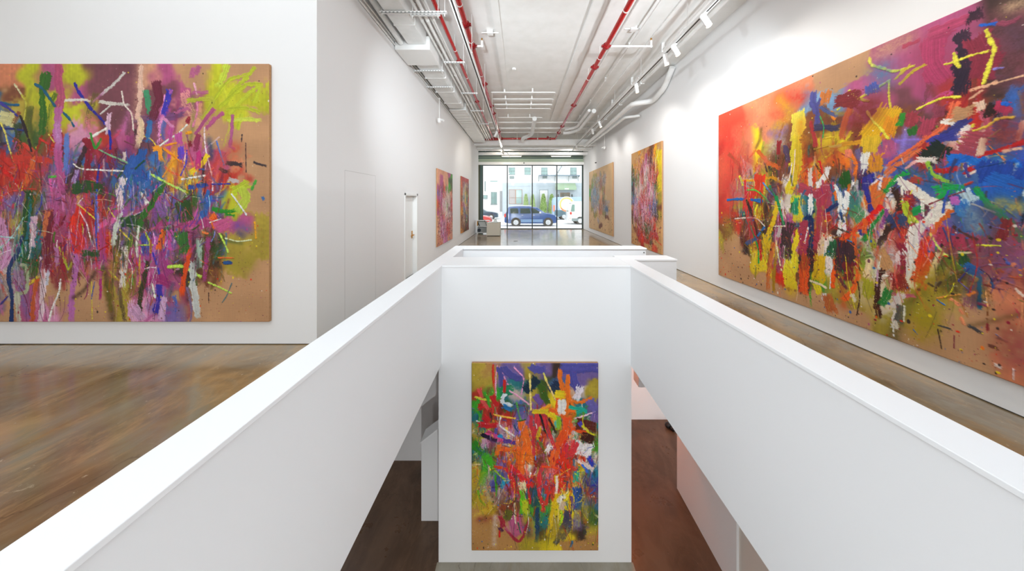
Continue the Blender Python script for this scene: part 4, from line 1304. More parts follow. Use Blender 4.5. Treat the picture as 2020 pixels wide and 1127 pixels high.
for x in (-2.0,-.2,.35,1.0):
    bm=B(); cyl(bm,(x-.02,0,0),(x+.02,0,0),.056,16); cyl(bm,(x,0,0),(x,0,.3),.012,8); obj('pipe_hanger',bm,'white',t,smooth=True)
def branch(x0,z,py,x1,h,label):
    y=z*560/(399-py); t=thing('sprinkler_branch',label,'sprinkler',(x0,y,1.95+z),group='white sprinkler branches off the red pipes')
    L=x1-x0; bm=B(); tube(bm,bend([(.05,0,0),(L,0,0),(L,0,h)],.04,6),.022,12); ball(bm,(L,0,0),.032,8); obj('branch_pipe',bm,'white',t,smooth=True)
    bm=B(); cyl(bm,(L,0,h),(L,0,h+.03),.02,10); cyl(bm,(L,0,h+.05),(L,0,h+.053),.022,12); cyl(bm,(L-.012,0,h+.03),(L-.012,0,h+.05),.003,6); cyl(bm,(L+.012,0,h+.03),(L+.012,0,h+.05),.003,6)
    obj('sprinkler_head',bm,'brass',t,smooth=True)
branch(-1.155,3.75,91,-.93,.13,'short white sprinkler branch bending up beside the middle red pipe')
branch(2.055,3.75,91.5,3.14,.14,'long white sprinkler branch reaching right from the right red pipe')
# conduits along the left side
cond=[(-1.95,3.60,.027),(-1.90,3.66,.018),(-1.842,3.60,.030),(-1.775,3.66,.024),(-1.72,3.62,.020)]
lab=['outermost white conduit of the bundle, nearest the wide duct','thin white conduit, second from the wide duct in the bundle','thickest white conduit in the middle of the bundle','white conduit, second from the thin red pipe in the bundle','white conduit of the bundle nearest the thin red pipe']
for (x,z,r),l in zip(cond,lab):
    bm=B(); cyl(bm,(x,4.2,1.95+z),(x,16.4,1.95+z),r,12)
    for k in range(5): cyl(bm,(x,5.6+k*2.4,1.95+z),(x,5.66+k*2.4,1.95+z),r*1.25,12)
    tag(obj('conduit',bm,'wmetal',smooth=True),l,'conduit','white conduit bundle along the left ceiling')
for (x,z,r,l) in ((-2.76,5.41,.014,'thin white wall conduit, lower of two at the top of the left wall'),(-2.755,5.50,.018,'thin white wall conduit, upper of two at the top of the left wall')):
    bm=B(); cyl(bm,(x,4.2,z),(x,16.9,z),r,10); tag(obj('wall_conduit',bm,'wmetal',smooth=True),l,'conduit')
for (x,z,r,l) in ((3.62,5.80,.03,'white ceiling conduit just right of the right lighting track'),(3.95,5.84,.05,'wider white pipe between right lighting track and right wall'),(2.75,5.90,.02,'thin white conduit between the right red pipe and right lighting track')):
    bm=B(); cyl(bm,(x,4.3,z),(x,16.9,z),r,12)
    for k in range(6): bx(bm,x-r*1.3,x+r*1.3,5.2+k*2,5.24+k*2,z-r*1.2,ZC-.003)
    tag(obj('ceiling_conduit',bm,'wmetal',smooth=True),l,'conduit')
# flat ceiling ridges either side of the right pipe
for (a,b,y0,y1,n_) in ((1.45,1.75,4.3,14,12),(2.35,2.62,4.3,14,13),(-.6,-.45,4.3,10.5,14),(3.2,3.45,4.3,16.9,15)):
    st(box('trim_%d'%n_,a,b,y0,y1,5.955,ZC+.01,'ceil'))
# ducts at the left
def seg_duct(name,label,x0,x1,y0,y1,z0,z1,seams,bev=.02):
    t=thing(name,label,'duct',((x0+x1)/2,y0,z0)); h=(x1-x0)/2
    bm=B(); bx(bm,-h,h,0,y1-y0,0,z1-z0); obj('casing',bm,'duct',t,bevel=bev)
    for s in seams:
        bm=B(); bx(bm,-h-.006,h+.006,s,s+.03,-.006,z1-z0+.006); obj('flange',bm,'wmetal',t)
    return t
seg_duct('air_duct','wide white duct at top left, nearer than the square silencer box',-2.48,-2.07,4.2,6.24,5.42,5.84,(.5,1.35))
t=thing('silencer_box','large square white silencer box between the two white ducts','duct box',(-2.39,6.26,5.315))
bm=B(); bx(bm,-.385,.385,0,.72,0,.30); obj('casing',bm,'white',t,bevel=.006)
for s in (-1,1):
    for y in (.06,.66): bm=B(); cyl(bm,(s*.35,y,.3),(s*.35,y,ZC-5.317),.006,6); obj('hanger_rod',bm,'wmetal',t)
seg_duct('air_duct','wide white duct beyond the silencer box along the left wall',-2.66,-2.08,7.0,10.5,5.40,5.80,(.9,1.9,2.9),.07)
t=seg_duct('ribbed_duct','white ribbed duct run at the far left, ending near the window',-2.70,-2.06,10.7,16.5,5.42,5.72,[.25+.36*k for k in range(15)],.02)
bm=B(); tube(bm,bend([(-2.66,4.2,5.64),(-2.66,5.4,5.56),(-2.62,6.22,5.45)],.2),.06,14); tag(obj('flexible_duct',bm,'duct',smooth=True),'white round flexible duct feeding the silencer box from the left wall','duct')
# slotted trapeze hangers
def trapeze(x0,x1,py,z,label):
    y=z*560/(399-py); L=x1-x0
    t=thing('trapeze_hanger',label,'hanger',(x0,y,1.95+z),group='slotted trapeze hangers under the ducts and conduits')
    bm=B(); bx(bm,0,L,-.02,.02,0,.006); bx(bm,0,L,-.02,-.016,0,.038); bx(bm,0,L,.016,.02,0,.038)
    n_=int(L/.07); k0=len(bm.faces)
    for i in range(n_): bx(bm,.03+i*.07,.06+i*.07,-.0212,-.0202,.012,.026)
    bm.faces.ensure_lookup_table()
    for f_ in bm.faces[k0:]: f_.material_index=1
    obj('rail',bm,['white','grille'],t)
    for q in (.035,L-.035):
        bm=B(); cyl(bm,(q,0,-.05),(q,0,ZC-1.95-z-.002),.006,8); cyl(bm,(q,0,-.012),(q,0,0),.012,6); obj('threaded_rod',bm,'wmetal',t)
def X(px,py,z): return (px-1027)*z/(399-py)
for (a,b,py,z,l) in ((749.5,881,27,3.42,'widest slotted hanger, nearest overhead at the top left'),(810,868,31,3.40,'slotted hanger just beyond the widest one, under the conduits'),
    (876,917,125,3.52,'slotted hanger under the conduits beside the silencer box'),(814,875,141.5,3.40,'slotted hanger just beyond the silencer box'),(840.6,893,173.5,3.39,'slotted hanger across the duct, second beyond the silencer box'),
    (910,942,185.5,3.54,'slotted hanger under conduits, second along the bundle'),(928,955,220,3.54,'slotted hanger under conduits, third along the bundle'),(944,964.6,245.5,3.54,'farthest slotted hanger under the conduit bundle')):
    trapeze(X(a,py,z),X(b,py,z),py,z,l)
# lighting tracks
def track(x,z,y0,y1,label):
    t=thing('lighting_track',label,'lighting track',(x,0,z),group='white ceiling lighting tracks')
    bm=B(); bx(bm,-.035,.035,y0,y1,0,.06); obj('rail',bm,'white',t)
    bm=B(); bx(bm,-.015,.015,y0,y1,-.003,.004); obj('slot',bm,'slot',t)
    y=y0+.7
    while y<y1:
        bm=B(); cyl(bm,(.03,y,.06),(.03,y,ZC-z-.003),.006,8); bx(bm,-.045,.045,y-.02,y+.02,.05,.075); obj('hanger_rod',bm,'wmetal',t); y+=2.2
track(-1.08,5.10,1.0,17.85,'white lighting track between the two left red pipes')
track(3.32,5.35,.6,17.85,'white lighting track on the right, parallel to the right wall')
lamp_data={}
def spot(x,y,z,target,label,power,colr=(1,.965,.92),size=2.3,L=.24,r=.052,blend=1.,drop=0.):
    t=thing('track_spotlight',label,'spotlight',(x,y,z),group='white cylinder spotlights on the lighting tracks')
    bm=B(); bx(bm,-.02,.02,-.06,.06,-.03,-.004); cyl(bm,(0,0,-.03),(0,0,-.085-drop),.012); obj('adapter',bm,'white',t,bevel=.003)
    piv=Vector((0,0,-.10-drop)); d=(Vector(target)-Vector((x,y,z))-piv).normalized()
    bm=B(); a=piv-d*L*.35; b_=piv+d*L*.65
    cyl(bm,a,b_,r,22); cyl(bm,a-d*.012,a,r*.8,22); h=obj('head',bm,'white',t,smooth=True)
    bm=B(); s=d.cross(Vector((0,0,1))).normalized()
    for q in (-1,1): cyl(bm,piv+s*q*r*1.15+Vector((0,0,.02)),piv+s*q*r*1.15-Vector((0,0,.01)),.006,8)
    cyl(bm,piv+s*r*1.15+Vector((0,0,.02)),piv-s*r*1.15+Vector((0,0,.02)),.006,8); obj('yoke',bm,'white',t)
    bm=B(); cyl(bm,b_-d*.004,b_+d*.003,r*.86,22); obj('lens',bm,'screen',h,smooth=True)
    ld=bpy.data.lights.new('track_lamp','SPOT'); ld.energy=power; ld.color=colr; ld.spot_size=size; ld.spot_blend=blend; ld.shadow_soft_size=.04
    lo=bpy.data.objects.new('track_lamp',ld); C.objects.link(lo); lo.parent=t; lo.location=b_+d*.03; lo.rotation_euler=d.to_track_quat('-Z','Y').to_euler()
    return t
XT=3.32; ZT=5.35
PW=72
right=[(38,(4.5,4.3,2.2),'nearest white cylinder spotlight on the right track'),(97,(4.5,5.3,2.1),'white spotlight on the right track, second nearest'),(115,(4.5,7.4,1.9),'white spotlight on the right track, third nearest'),(172,(4.5,9.6,2.1),'glowing white spotlight on the right track before the bent pipe'),
 (244,(4.5,12.0,2.2),'spotlight on right track, fifth from the near end'),(258,(4.5,15.2,2.1),'spotlight on right track, sixth from the near end')]
for py,tg,l in right:
    spot(XT,3.30*560/(399-py),ZT,tg,l,PW*(.75 if tg[1]<8 else .9))
spot(XT,16.9,ZT,(4.4,19.3,2.5),'spotlight on right track close to the window, nearer of the last pair',40)
spot(XT,17.7,ZT,(2.4,20.3,4.6),'last spotlight on the right track, at the window',90)
spot(-1.08,12.6,5.10,(-2.75,14.1,2.2),'first visible glowing spotlight on the left track',PW*.6)
spot(-1.08,16.7,5.10,(-2.7,10.4,2.6),'spotlight on the left track near window, nearer of the last pair',PW*.8,(1,.88,.74))
spot(-1.08,17.6,5.10,(-.8,20.3,4.6),'last spotlight on the left track, at the window',90,(1,.88,.74))
for i,(x,y,z,tg,pw) in enumerate(((-1.08,3.2,5.10,(.3,14,2.2),490),(-1.08,2.6,5.10,(4.4,13,1.8),330),(3.32,3.2,5.35,(1.2,15,2.2),490),(3.32,2.6,5.35,(-2.7,12.5,1.8),330),(3.32,1.6,5.35,(4.45,3.4,1.4),30),(3.32,2.8,5.35,(4.45,4.3,1.4),30))):  # added spotlights out of view, to brighten the far gallery and right wall
    spot(x,y,z,tg,['spotlight at the near end of the left track, turned down the gallery','second spotlight from the near end of the left track, turned to the right wall','spotlight at the near end of the right track, turned down the gallery','spotlight near the skylight on the right track, turned to the left wall','first spotlight on the right track, turned to the big red painting','second spotlight on the right track, turned to the big red painting'][i],pw,(.86,.94,1.0) if pw>100 else (1,.96,.9),2.0,drop=.55 if pw>100 else 0)
for x,l in ((-.55,'left spotlight on the near wall of the light well'),(1.0,'right spotlight on the near wall of the light well')):  # added unseen pair that brightens the lower end wall of the well
    t=spot(x,-3.25,-.25,(.2+x*.2,3.9,-3.9),l,230,(1,.985,.96),.9); t['group']='spotlights on the near wall of the light well'
    bm=B(); bx(bm,-.06,.06,-.149,-.135,-.06,.06); bx(bm,-.015,.015,-.14,0,-.015,.015); obj('wall_bracket',bm,'white',t)
for x,tg,l in ((-.75,(1.5,.8,-.5),'outer left spotlight on the near wall of the light well, turned to the right parapet'),(1.2,(-1.1,.8,-.5),'outer right spotlight on the near wall of the light well, turned to the left parapet')):  # added unseen pair that brightens the inner parapet faces
    t=spot(x,-3.25,-.2,tg,l,330,(.97,.985,1.0),1.1); t['group']='spotlights on the near wall of the light well'
    bm=B(); bx(bm,-.06,.06,-.149,-.135,-.06,.06); bx(bm,-.015,.015,-.14,0,-.015,.015); obj('wall_bracket',bm,'white',t)
bm=B(); cyl(bm,(0,0,0),(.22,-.1,-.32),.018,10); tag(obj('hanging_rod_lamp',bm,'white',smooth=True,loc=(-.85,17.2,4.98)),'slim white tilted rod hanging beside the left track end','rod')
# insulated bent pipe at the right wall
bm=B(); tube(bm,bend([(4.44,8.3,5.9),(4.44,8.8,5.48),(4.42,9.5,5.33),(3.86,9.75,5.33),(3.84,10.3,5.33),(3.84,17.0,5.33)],.16,6),.085,16); tag(obj('insulated_pipe',bm,'white',smooth=True),'thick white insulated pipe bending away from the right wall','pipe')
bm=B(); tube(bm,bend([(4.45,10.6,5.18),(4.0,10.9,5.20),(4.0,16.8,5.28)],.1,5),.05,12); tag(obj('insulated_pipe',bm,'wmetal',smooth=True),'thinner white pipe below the thick insulated pipe','pipe')
# refrigerant pipe loops crossing the middle
lp=[(10.1,.022),(10.75,.018),(11.35,.028),(11.85,.018),(13.1,.02)]
ll=['nearest thin white pipe crossing the middle of the ceiling','second thin white crossing pipe, with a dark end','thickest white crossing pipe in the middle of the ceiling','fourth thin white crossing pipe from the near side','farthest thin white crossing pipe before the grid of rods']
for (y,r),l in zip(lp,ll):
    x1=1.25 if y<13 else 1.0
    bm=B(); tube(bm,bend([(-1.05,y,5.86),(x1,y,5.86),(x1,y+.32,5.86)],.1,5),r,10)
    for q in (-.6,.4): bx(bm,q,q+.05,y-r*1.3,y+r*1.3,5.86-r,ZC-.003)
    tag(obj('refrigerant_pipe',bm,'wmetal',smooth=True),l,'pipe','white refrigerant pipes crossing the ceiling')
for i,(y,z,r) in enumerate(((13.9,5.86,.03),(15.0,5.86,.05),(15.9,5.86,.03))):
    bm=B(); cyl(bm,(-1.6,y,z),(3.9,y,z),r,12)
    for k in range(6): cyl(bm,(-1.3+k*.95,y,z),(-1.3+k*.95,y,ZC-.003),.008,6)
    tag(obj('cross_pipe',bm,'wmetal',smooth=True),['white pipe across the far ceiling, nearest of three','thick white pipe across the far ceiling, middle of three','white pipe across the far ceiling, farthest of three'][i],'pipe')
# round duct elbow hanging in the far middle
bm=B(); tube(bm,bend([(.62,12.6,5.66),(.62,15.3,5.66),(.45,15.9,5.64),(.1,16.15,5.60),(.1,16.4,5.5)],.2,5),.10,16); tag(obj('round_duct',bm,'duct',smooth=True),'round white duct with an elbow in the far middle of the ceiling','duct')
bm=B(); tube(bm,bend([(3.0,11.6,5.68),(3.0,14.6,5.68),(2.6,15.2,5.66),(2.28,15.2,5.66)],.3,5),.09,14); tube(bm,bend([(2.80,11.6,5.70),(2.80,14.2,5.70),(2.32,14.7,5.7)],.3,5),.06,12); tag(obj('round_duct',bm,'duct',smooth=True),'pair of bent white ducts right of the right red pipe','duct')
# suspended detectors on thin rods
for (x,y,zt_,zb,l) in ((-2.66,9.3,5.35,4.60,'small white security camera on a rod hanging by the left wall'),(4.40,14.9,5.6,4.78,'small white security camera on a rod hanging by the right wall')):
    s=1 if x<0 else -1
    t=thing('security_camera',l,'camera',(x,y,zb)); bm=B(); cyl(bm,(0,0,.08),(0,0,zt_-zb),.012,8); cyl(bm,(0,0,zt_-zb-.02),(0,0,zt_-zb),.04,12); obj('rod',bm,'wmetal',t)
    bm=B(); cyl(bm,(0,0,0),(0,0,.09),.065,18); ball(bm,(0,0,0),.065,8); obj('dome',bm,'white',t,smooth=True)
    bm=B(); cyl(bm,(0,0,.06),(s*.16,-.08,.0),.035,12); obj('body',bm,'white',t,smooth=True)
bm=B(); cyl(bm,(-.20,8.6,ZC-.05),(-.20,8.6,ZC),.06,18); tag(obj('smoke_detector',bm,'white',smooth=True),'small white smoke detector on the bare ceiling centre left','smoke detector')
for (x,y,l) in ((-.72,6.7,'white junction box on the ceiling right of the middle red pipe'),(2.60,6.55,'white junction box on the ceiling right of the right red pipe')):
    bm=B(); bx(bm,x-.07,x+.07,y-.05,y+.05,ZC-.09,ZC); cyl(bm,(x-.2,y,ZC-.05),(x+.2,y,ZC-.05),.012,8); tag(obj('junction_box',bm,'white',bevel=.004),l,'junction box')
# ------------------------------------------------------------------ street outside
M['asphalt']=mat('asphalt','dededc',.8,noise='d2d2d0',scale=3)
M['walk']=mat('sidewalk','e6e6e2',.8,noise='dcdcd8',scale=2)
M['brickw']=mat('white_painted_brick','f2f3f3',.7,noise='e8eaea',scale=6)
M['bluegrey']=mat('blue_grey_render','b9c5cb',.7,noise='b0bdc4',scale=2)
M['winglass']=mat('street_window_glass','8fb0aa',.15,spec=.8,noise='7a9c98',scale=1)
M['curtain']=mat('white_curtain','e6e6e8',.7,noise='cfd2d4',scale=6)
M['bronze']=mat('brown_window_frame','a88570',.5)
M['gframe']=mat('grey_frame','8d9a98',.5)
M['awn']=mat('green_awning','a0b898',.6)
M['leaf']=mat('arborvitae_leaf','b2cc7e',.6,noise='98b868',scale=12)
M['navy']=mat('navy_car_paint','36568e',.16,spec=.8)
M['navylow']=mat('pale_blue_sill','7c9cc0',.25)
M['carglass']=mat('car_glass','3c4a44',.08,spec=.9)
M['tyre']=mat('tyre','4a463e',.7)
M['rim']=mat('alloy_rim','dfe2e4',.25,.4)
M['tail']=mat('tail_lamp_red','d83a24',.3)
M['amber']=mat('amber_lamp','f0a050',.3)
M['redcar']=mat('red_car_paint','c8281c',.12,spec=.9)
M['blackcar']=mat('black_car_paint','39505e',.12,spec=.9)
M['vanblue']=mat('van_pale_blue','a4bfd8',.35)
M['vanlow']=mat('van_grey_blue','5c7680',.4)
M['wpaint']=mat('white_car_paint','eef0f0',.2,spec=.7)
M['head']=mat('head_lamp','d8e0e4',.1,spec=.9)
ST=-.28
st(box('floor_street',-40,40,24.2,40.2,ST-.3,ST,'asphalt')); st(box('floor_sidewalk',-40,40,YW+.1,24.2,ST-.3,-.12,'walk')); st(box('floor_far_sidewalk',-40,40,40.2,46,ST-.3,-.10,'walk'))
# facade opposite
t=thing('apartment_building','white apartment building with a blue-grey ground floor across the street','building',(0,42,0))
bm=B(); bx(bm,-2.7,16,0,6,4.8,12.5); obj('wall',bm,'brickw',t)
bm=B(); bx(bm,-2.7,16,-.06,6,-.1,4.8); bx(bm,-2.7,16,-.10,0,4.32,4.36); obj('ground_floor_wall',bm,'bluegrey',t)
def fwin(p,x0,x1,z0,z1,y=0,sash=True,fm='gframe',gm='winglass'):
    bm=B(); f=.06
    bx(bm,x0,x1,y-.05,y,z1-f,z1); bx(bm,x0,x1,y-.05,y,z0,z0+f); bx(bm,x0,x0+f,y-.05,y,z0,z1); bx(bm,x1-f,x1,y-.05,y,z0,z1)
    if sash: bx(bm,x0,x1,y-.04,y,(z0+z1)/2-.03,(z0+z1)/2+.03)
    w_=obj('window',bm,fm,p); bm=B(); bx(bm,x0+f,x1-f,y-.02,y-.005,z0+f,z1-f); obj('pane',bm,gm,w_)
    return w_
for (a,b) in ((-1.76,-.83),(.56,1.52),(3.04,3.97),(7.35,8.28),(10.5,11.4)): fwin(t,a,b,5.98,7.08); fwin(t,a,b,8.9,10.2)
bm=B(); bx(bm,7.62,8.02,-.015,-.006,6.1,6.95); obj('curtain',bm,mat('yellow_blind','e8d8a8',.7),t)
for a in (-1.62,3.25,7.65):
    bm=B(); bx(bm,a,a+.66,-.22,0,5.44,5.80)
    for k in range(4): bx(bm,a+.04+k*.15,a+.14+k*.15,-.228,-.22,5.48,5.76)
    obj('air_conditioner',bm,'gframe',t)
w_=fwin(t,-1.72,.24,1.68,3.82,-.06,False,'bronze'); bm=B(); bx(bm,-.80,-.66,-.12,-.06,1.7,3.8); bx(bm,-1.7,.22,-.115,-.06,2.6,2.64); obj('glazing_bar',bm,'bronze',w_)
bm=B(); bx(bm,-1.66,-.80,-.085,-.08,1.74,3.74); obj('curtain',bm,mat('grey_blind','b0aaa8',.7),t)
fwin(t,2.78,4.05,-.05,3.78,-.06,True,'gframe','curtain')
# awning and entrance
bm=B(); prism(bm,[(-.06,4.75),(-.06,4.70),(-1.1,4.0),(-1.1,3.72),(-1.14,3.72),(-1.14,4.02),(-.10,4.75)],5.15,8.05,'x')
for s in (5.15,8.03): prism(bm,[(-.06,4.74),(-.06,3.80),(-1.14,3.72),(-1.14,4.02)],s,s+.02,'x')
aw=obj('awning',bm,'awn',t); bm=B(); bx(bm,6.35,6.95,-1.146,-1.14,3.80,3.95); obj('number_plate',bm,'white',aw)
bm=B(); bx(bm,5.85,7.30,-.10,-.02,-.1,3.35); e=obj('entrance_door',bm,mat('brown_door','8c7a68',.5),t); bm=B(); bx(bm,5.98,6.95,-.115,-.10,1.2,3.2); bx(bm,7.02,7.22,-.115,-.10,1.2,3.2); obj('pane',bm,mat('dark_pane','6a6a5c',.2),e)
for x in (5.55,7.58):
    bm=B(); bx(bm,x-.06,x+.06,-.24,-.12,2.55,3.05); cyl(bm,(x,-.18,3.05),(x,-.18,3.14),.08,6,.01); bx(bm,x-.02,x+.02,-.14,-.06,2.9,2.95); obj('lantern',bm,'dgreen',t)
# fire escape
f=thing('fire_escape','grey iron fire escape balcony with slanting stair on the white facade','fire escape',(0,41.9,0))
bm=B(); bx(bm,2.62,8.62,-.95,0,5.80,5.86)
for k in range(30): bx(bm,2.62+k*.2,2.64+k*.2,-.95,0,5.86,5.88)
obj('platform',bm,mat('iron_blue_grey','7c94a4',.5),f)
bm=B()
for z in (6.15,6.75): bx(bm,2.62,8.62,-.97,-.95,z,z+.02)
for k in range(13): bx(bm,2.62+k*.5,2.635+k*.5,-.97,-.95,5.86,6.77)
obj('railing',bm,mat('iron_pale','c4ccd0',.5),f)
for x in (2.62,5.05,7.05,8.5):
    bm=B(); prism(bm,[(-.95,5.80),(0,5.80),(0,5.0),(-.05,5.0),(-.12,5.6),(-.95,5.74)],x,x+.05,'x'); obj('bracket',bm,'gframe',f)
bm=B(); 
for yy in (-.8,-.3): tube(bm,[(5.15,yy,5.9),(6.4,yy,7.9),(7.2,yy,9.0)],.045,6)
for k in range(12): bx(bm,5.2+k*.17,5.36+k*.17,-.8,-.3,6.0+k*.26,6.02+k*.26)
obj('stair',bm,'gframe',f)
# white building at the left
t=thing('apartment_building','plain white building with a small barred window at the left across the street','building',(0,42,0))
bm=B(); bx(bm,-16,-2.7,-.02,6,-.1,12.5); obj('wall',bm,'brickw',t)
fwin(t,-4.38,-3.5,1.66,3.45,-.02)
bm=B()
for k in range(6): cyl(bm,(-4.3+k*.15,-.1,1.7),(-4.3+k*.15,-.1,3.4),.012,6)
obj('window_bars',bm,'gframe',t); bm=B(); bx(bm,-4.45,-3.43,-.12,-.02,1.56,1.66); obj('sill',bm,'gframe',t)
bm=B(); bx(bm,-4.5,-3.4,-.06,-.02,4.98,5.12); obj('vent',bm,'winglass',t)
bm=B(); bx(bm,-3.08,-2.72,-.10,-.02,.55,3.62); obj('dark_doorway',bm,mat('doorway_grey','888a8c',.6),t)
bm=B(); bx(bm,-5.34,-5.16,-.06,-.02,3.55,5.05); bx(bm,-5.5,-4.9,-.3,-.02,2.45,3.0); obj('wall_box',bm,'gframe',t)
bm=B(); cyl(bm,(-5.2,-.31,2.72),(-5.2,-.30,2.72),.22,20); obj('fan_grille',bm,'winglass',t)
# conical evergreens
def tree(x,y,z,h,r,label,seed):
    rr=random.Random(seed); t=thing('conical_evergreen',label,'tree',(x,y,z),group='conical evergreens along the blue-grey facade')
    bm=B(); cyl(bm,(0,0,0),(0,0,h*.5),.05,8); obj('trunk',bm,mat('bark','6a5a48',.8),t)
    bm=B()
    for k in range(900):
        u=rr.random()**.8; a=rr.random()*2*PI; rad=r*(1-u)**.5*(.72+.4*rr.random())*min(1,u*8+.45); p=Vector((math.cos(a)*rad,math.sin(a)*rad,.15+u*(h-.2)))
        L=.14+.12*rr.random(); n=Vector((math.cos(a)*.6,math.sin(a)*.6,1)).normalized(); s=n.cross(Vector((rr.random()-.5,rr.random()-.5,rr.random()))).normalized()*.05
        v=[bm.verts.new(q) for q in (p-s,p+n*L*.3-s*1.4,p+n*L,p+n*L*.3+s*1.4,p+s)]; bm.faces.new(v)
    ball(bm,(0,0,h*.42),1,10,(r*.72,r*.72,h*.42)); obj('foliage',bm,'leaf',t)
for i,(x,h,r,l) in enumerate(((.76,2.85,.37,'slim conical evergreen, leftmost of four before the blue-grey facade'),(1.74,2.8,.37,'slim conical evergreen behind the mullion, second from left'),(3.28,2.9,.46,'broad conical evergreen before the white door'),(4.46,2.85,.46,'broad conical evergreen right of the white door, beside the van'))):
    tree(x,40.9,.205,h,r,l,i); bm=B(); bx(bm,x-.3,x+.3,40.6,41.2,-.1,.2); tag(obj('planter',bm,'gframe',bevel=.02),'low grey planter under the '+['leftmost evergreen','second evergreen from left','broad evergreen before the white door','broad evergreen beside the van'][i],'planter',"planters under the evergreens")
# vehicles: profile in (length,height), nose to +x
def wheel(parent,x,y,z,r,side):
    bm=B(); cyl(bm,(x,y-.11,z),(x,y+.11,z),r,28); w_=obj('wheel',bm,'tyre',parent,smooth=True)
    bm=B(); yy=y+side*.112; cyl(bm,(x,yy,z),(x,yy+side*.01,z),r*.62,24)
    for k in range(5):
        a=k*2*PI/5+.3; cyl(bm,(x,yy+side*.015,z),(x+math.cos(a)*r*.55,yy+side*.015,z+math.sin(a)*r*.55),r*.085,6)
    cyl(bm,(x,yy,z),(x,yy+side*.03,z),r*.16,12); obj('rim',bm,'rim',w_,smooth=True)
def car(name,label,x,y,rz,prof,W,mtl,wheels,rw,wins,extra=None,low=None):
    """prof: closed side outline; body lofted across the width with tumblehome above the belt line"""
    t=thing(name,label,'car' if name!='delivery_van' else 'van',(x,y,ST),rz)
    zb=prof['belt']; P=prof['pts']; bm=B(); secs=[]
    for s,k in ((-1,0.0),(-.94,1.),(0,1.),(.94,1.),(1,0.0)):
        ring=[]
        for (px,pz) in P:
            tum=max(0,(pz-zb))*prof.get('tum',.28)
            yy=s*W/2; yy=math.copysign(max(0,abs(yy)-tum*(abs(s)>.5)),s) if s else 0
            cx=prof['cx']; inx=(1-.012*(1-k)) if abs(s)==1 else 1
            ring.append(bm.verts.new((cx+(px-cx)*inx,yy,pz if abs(s)<1 else (pz-.03 if pz>prof['mid'] else pz+.02))))
        secs.append(ring)
    n=len(P)
    for a,b in zip(secs,secs[1:]):
        for i in range(n): bm.faces.new((a[i],a[(i+1)%n],b[(i+1)%n],b[i]))
    for ring in (secs[0],secs[-1]):
        f=bm.faces.new(ring if ring is secs[0] else ring[::-1])
    bmesh.ops.triangulate(bm,faces=[f for f in bm.faces if len(f.verts)>4])
    obj('body',bm,mtl,t,smooth=True)
    # side windows and wheel arches on both sides
    for side in (-1,1):
        for wp in wins:
            bm=B(); a=[]
            for o_ in (0,.012):
                a.append([bm.verts.new((q[0],side*(W/2-max(0,q[1]-zb)*prof.get('tum',.28)-.012+o_+.004),q[1])) for q in wp])
            bm.faces.new(a[0]); bm.faces.new(a[1][::-1])
            for i in range(len(wp)): bm.faces.new((a[0][i],a[0][(i+1)%len(wp)],a[1][(i+1)%len(wp)],a[1][i]))
            obj('side_window',bm,'carglass',t)
        for wx in wheels:
            bm=B(); cyl(bm,(wx,side*(W/2-.02),rw),(wx,side*(W/2+.012),rw),rw*1.16,30); obj('wheel_arch',bm,'tyre',t,smooth=True)
            wheel(t,wx,side*(W/2-.09),rw,rw,side)
        if low:
            bm=B(); yy=side*(W/2+.006); bx(bm,low[0],low[1],min(yy,yy+side*.015),max(yy,yy+side*.015),low[2],low[3]); obj('sill_panel',bm,low[4],t)
    return t
# navy SUV
suv=dict(pts=[(0,.42),(0,.62),(.03,1.0),(.10,1.15),(.32,1.72),(.42,1.80),(1.2,1.86),(2.3,1.85),(3.0,1.74),(3.78,1.22),(4.3,1.14),(4.62,1.04),(4.76,.85),(4.80,.55),(4.74,.32),(4.3,.27),(.5,.27),(.08,.34)],belt=1.12,cx=2.4,mid=.8,tum=.26)
W1=1.95
t=car('suv','navy blue SUV parked side-on at the kerb outside the window',-1.48,25.95+W1/2,0,suv,W1,'navy',[1.05,4.00],.38,[[(.55,1.20),(.52,1.62),(.62,1.66),(1.22,1.66),(1.28,1.20)],[(1.45,1.20),(1.45,1.66),(2.30,1.66),(2.42,1.20)],[(2.50,1.20),(2.40,1.66),(2.72,1.66),(3.42,1.22)]],low=(1.5,3.5,.40,.66,'navylow'))
for s in (-1,1):
    bm=B(); bx(bm,-.02,.14,s*.97-.06,s*.97+.02,.86,1.16); obj('tail_lamp',bm,'tail',t,bevel=.01)
    bm=B(); ball(bm,(3.25,s*1.08,1.26),.11,8,(.8,1,.8)); obj('mirror',bm,'rim',t,smooth=True)
    bm=B(); cyl(bm,(.6,s*.72,1.90),(2.5,s*.72,1.90),.02,8); obj('roof_rail',bm,'rim',t)
    for q in (1.55,2.60): bm=B(); bx(bm,q,q+.18,s*(W1/2)-.01 if s<0 else s*W1/2-.01,s*(W1/2)+.03,1.02,1.05); obj('door_handle',bm,'rim',t)
    bm=B(); bx(bm,4.55,4.76,s*.75-.14,s*.75+.14,.82,.98); obj('head_lamp',bm,'head',t,bevel=.02)
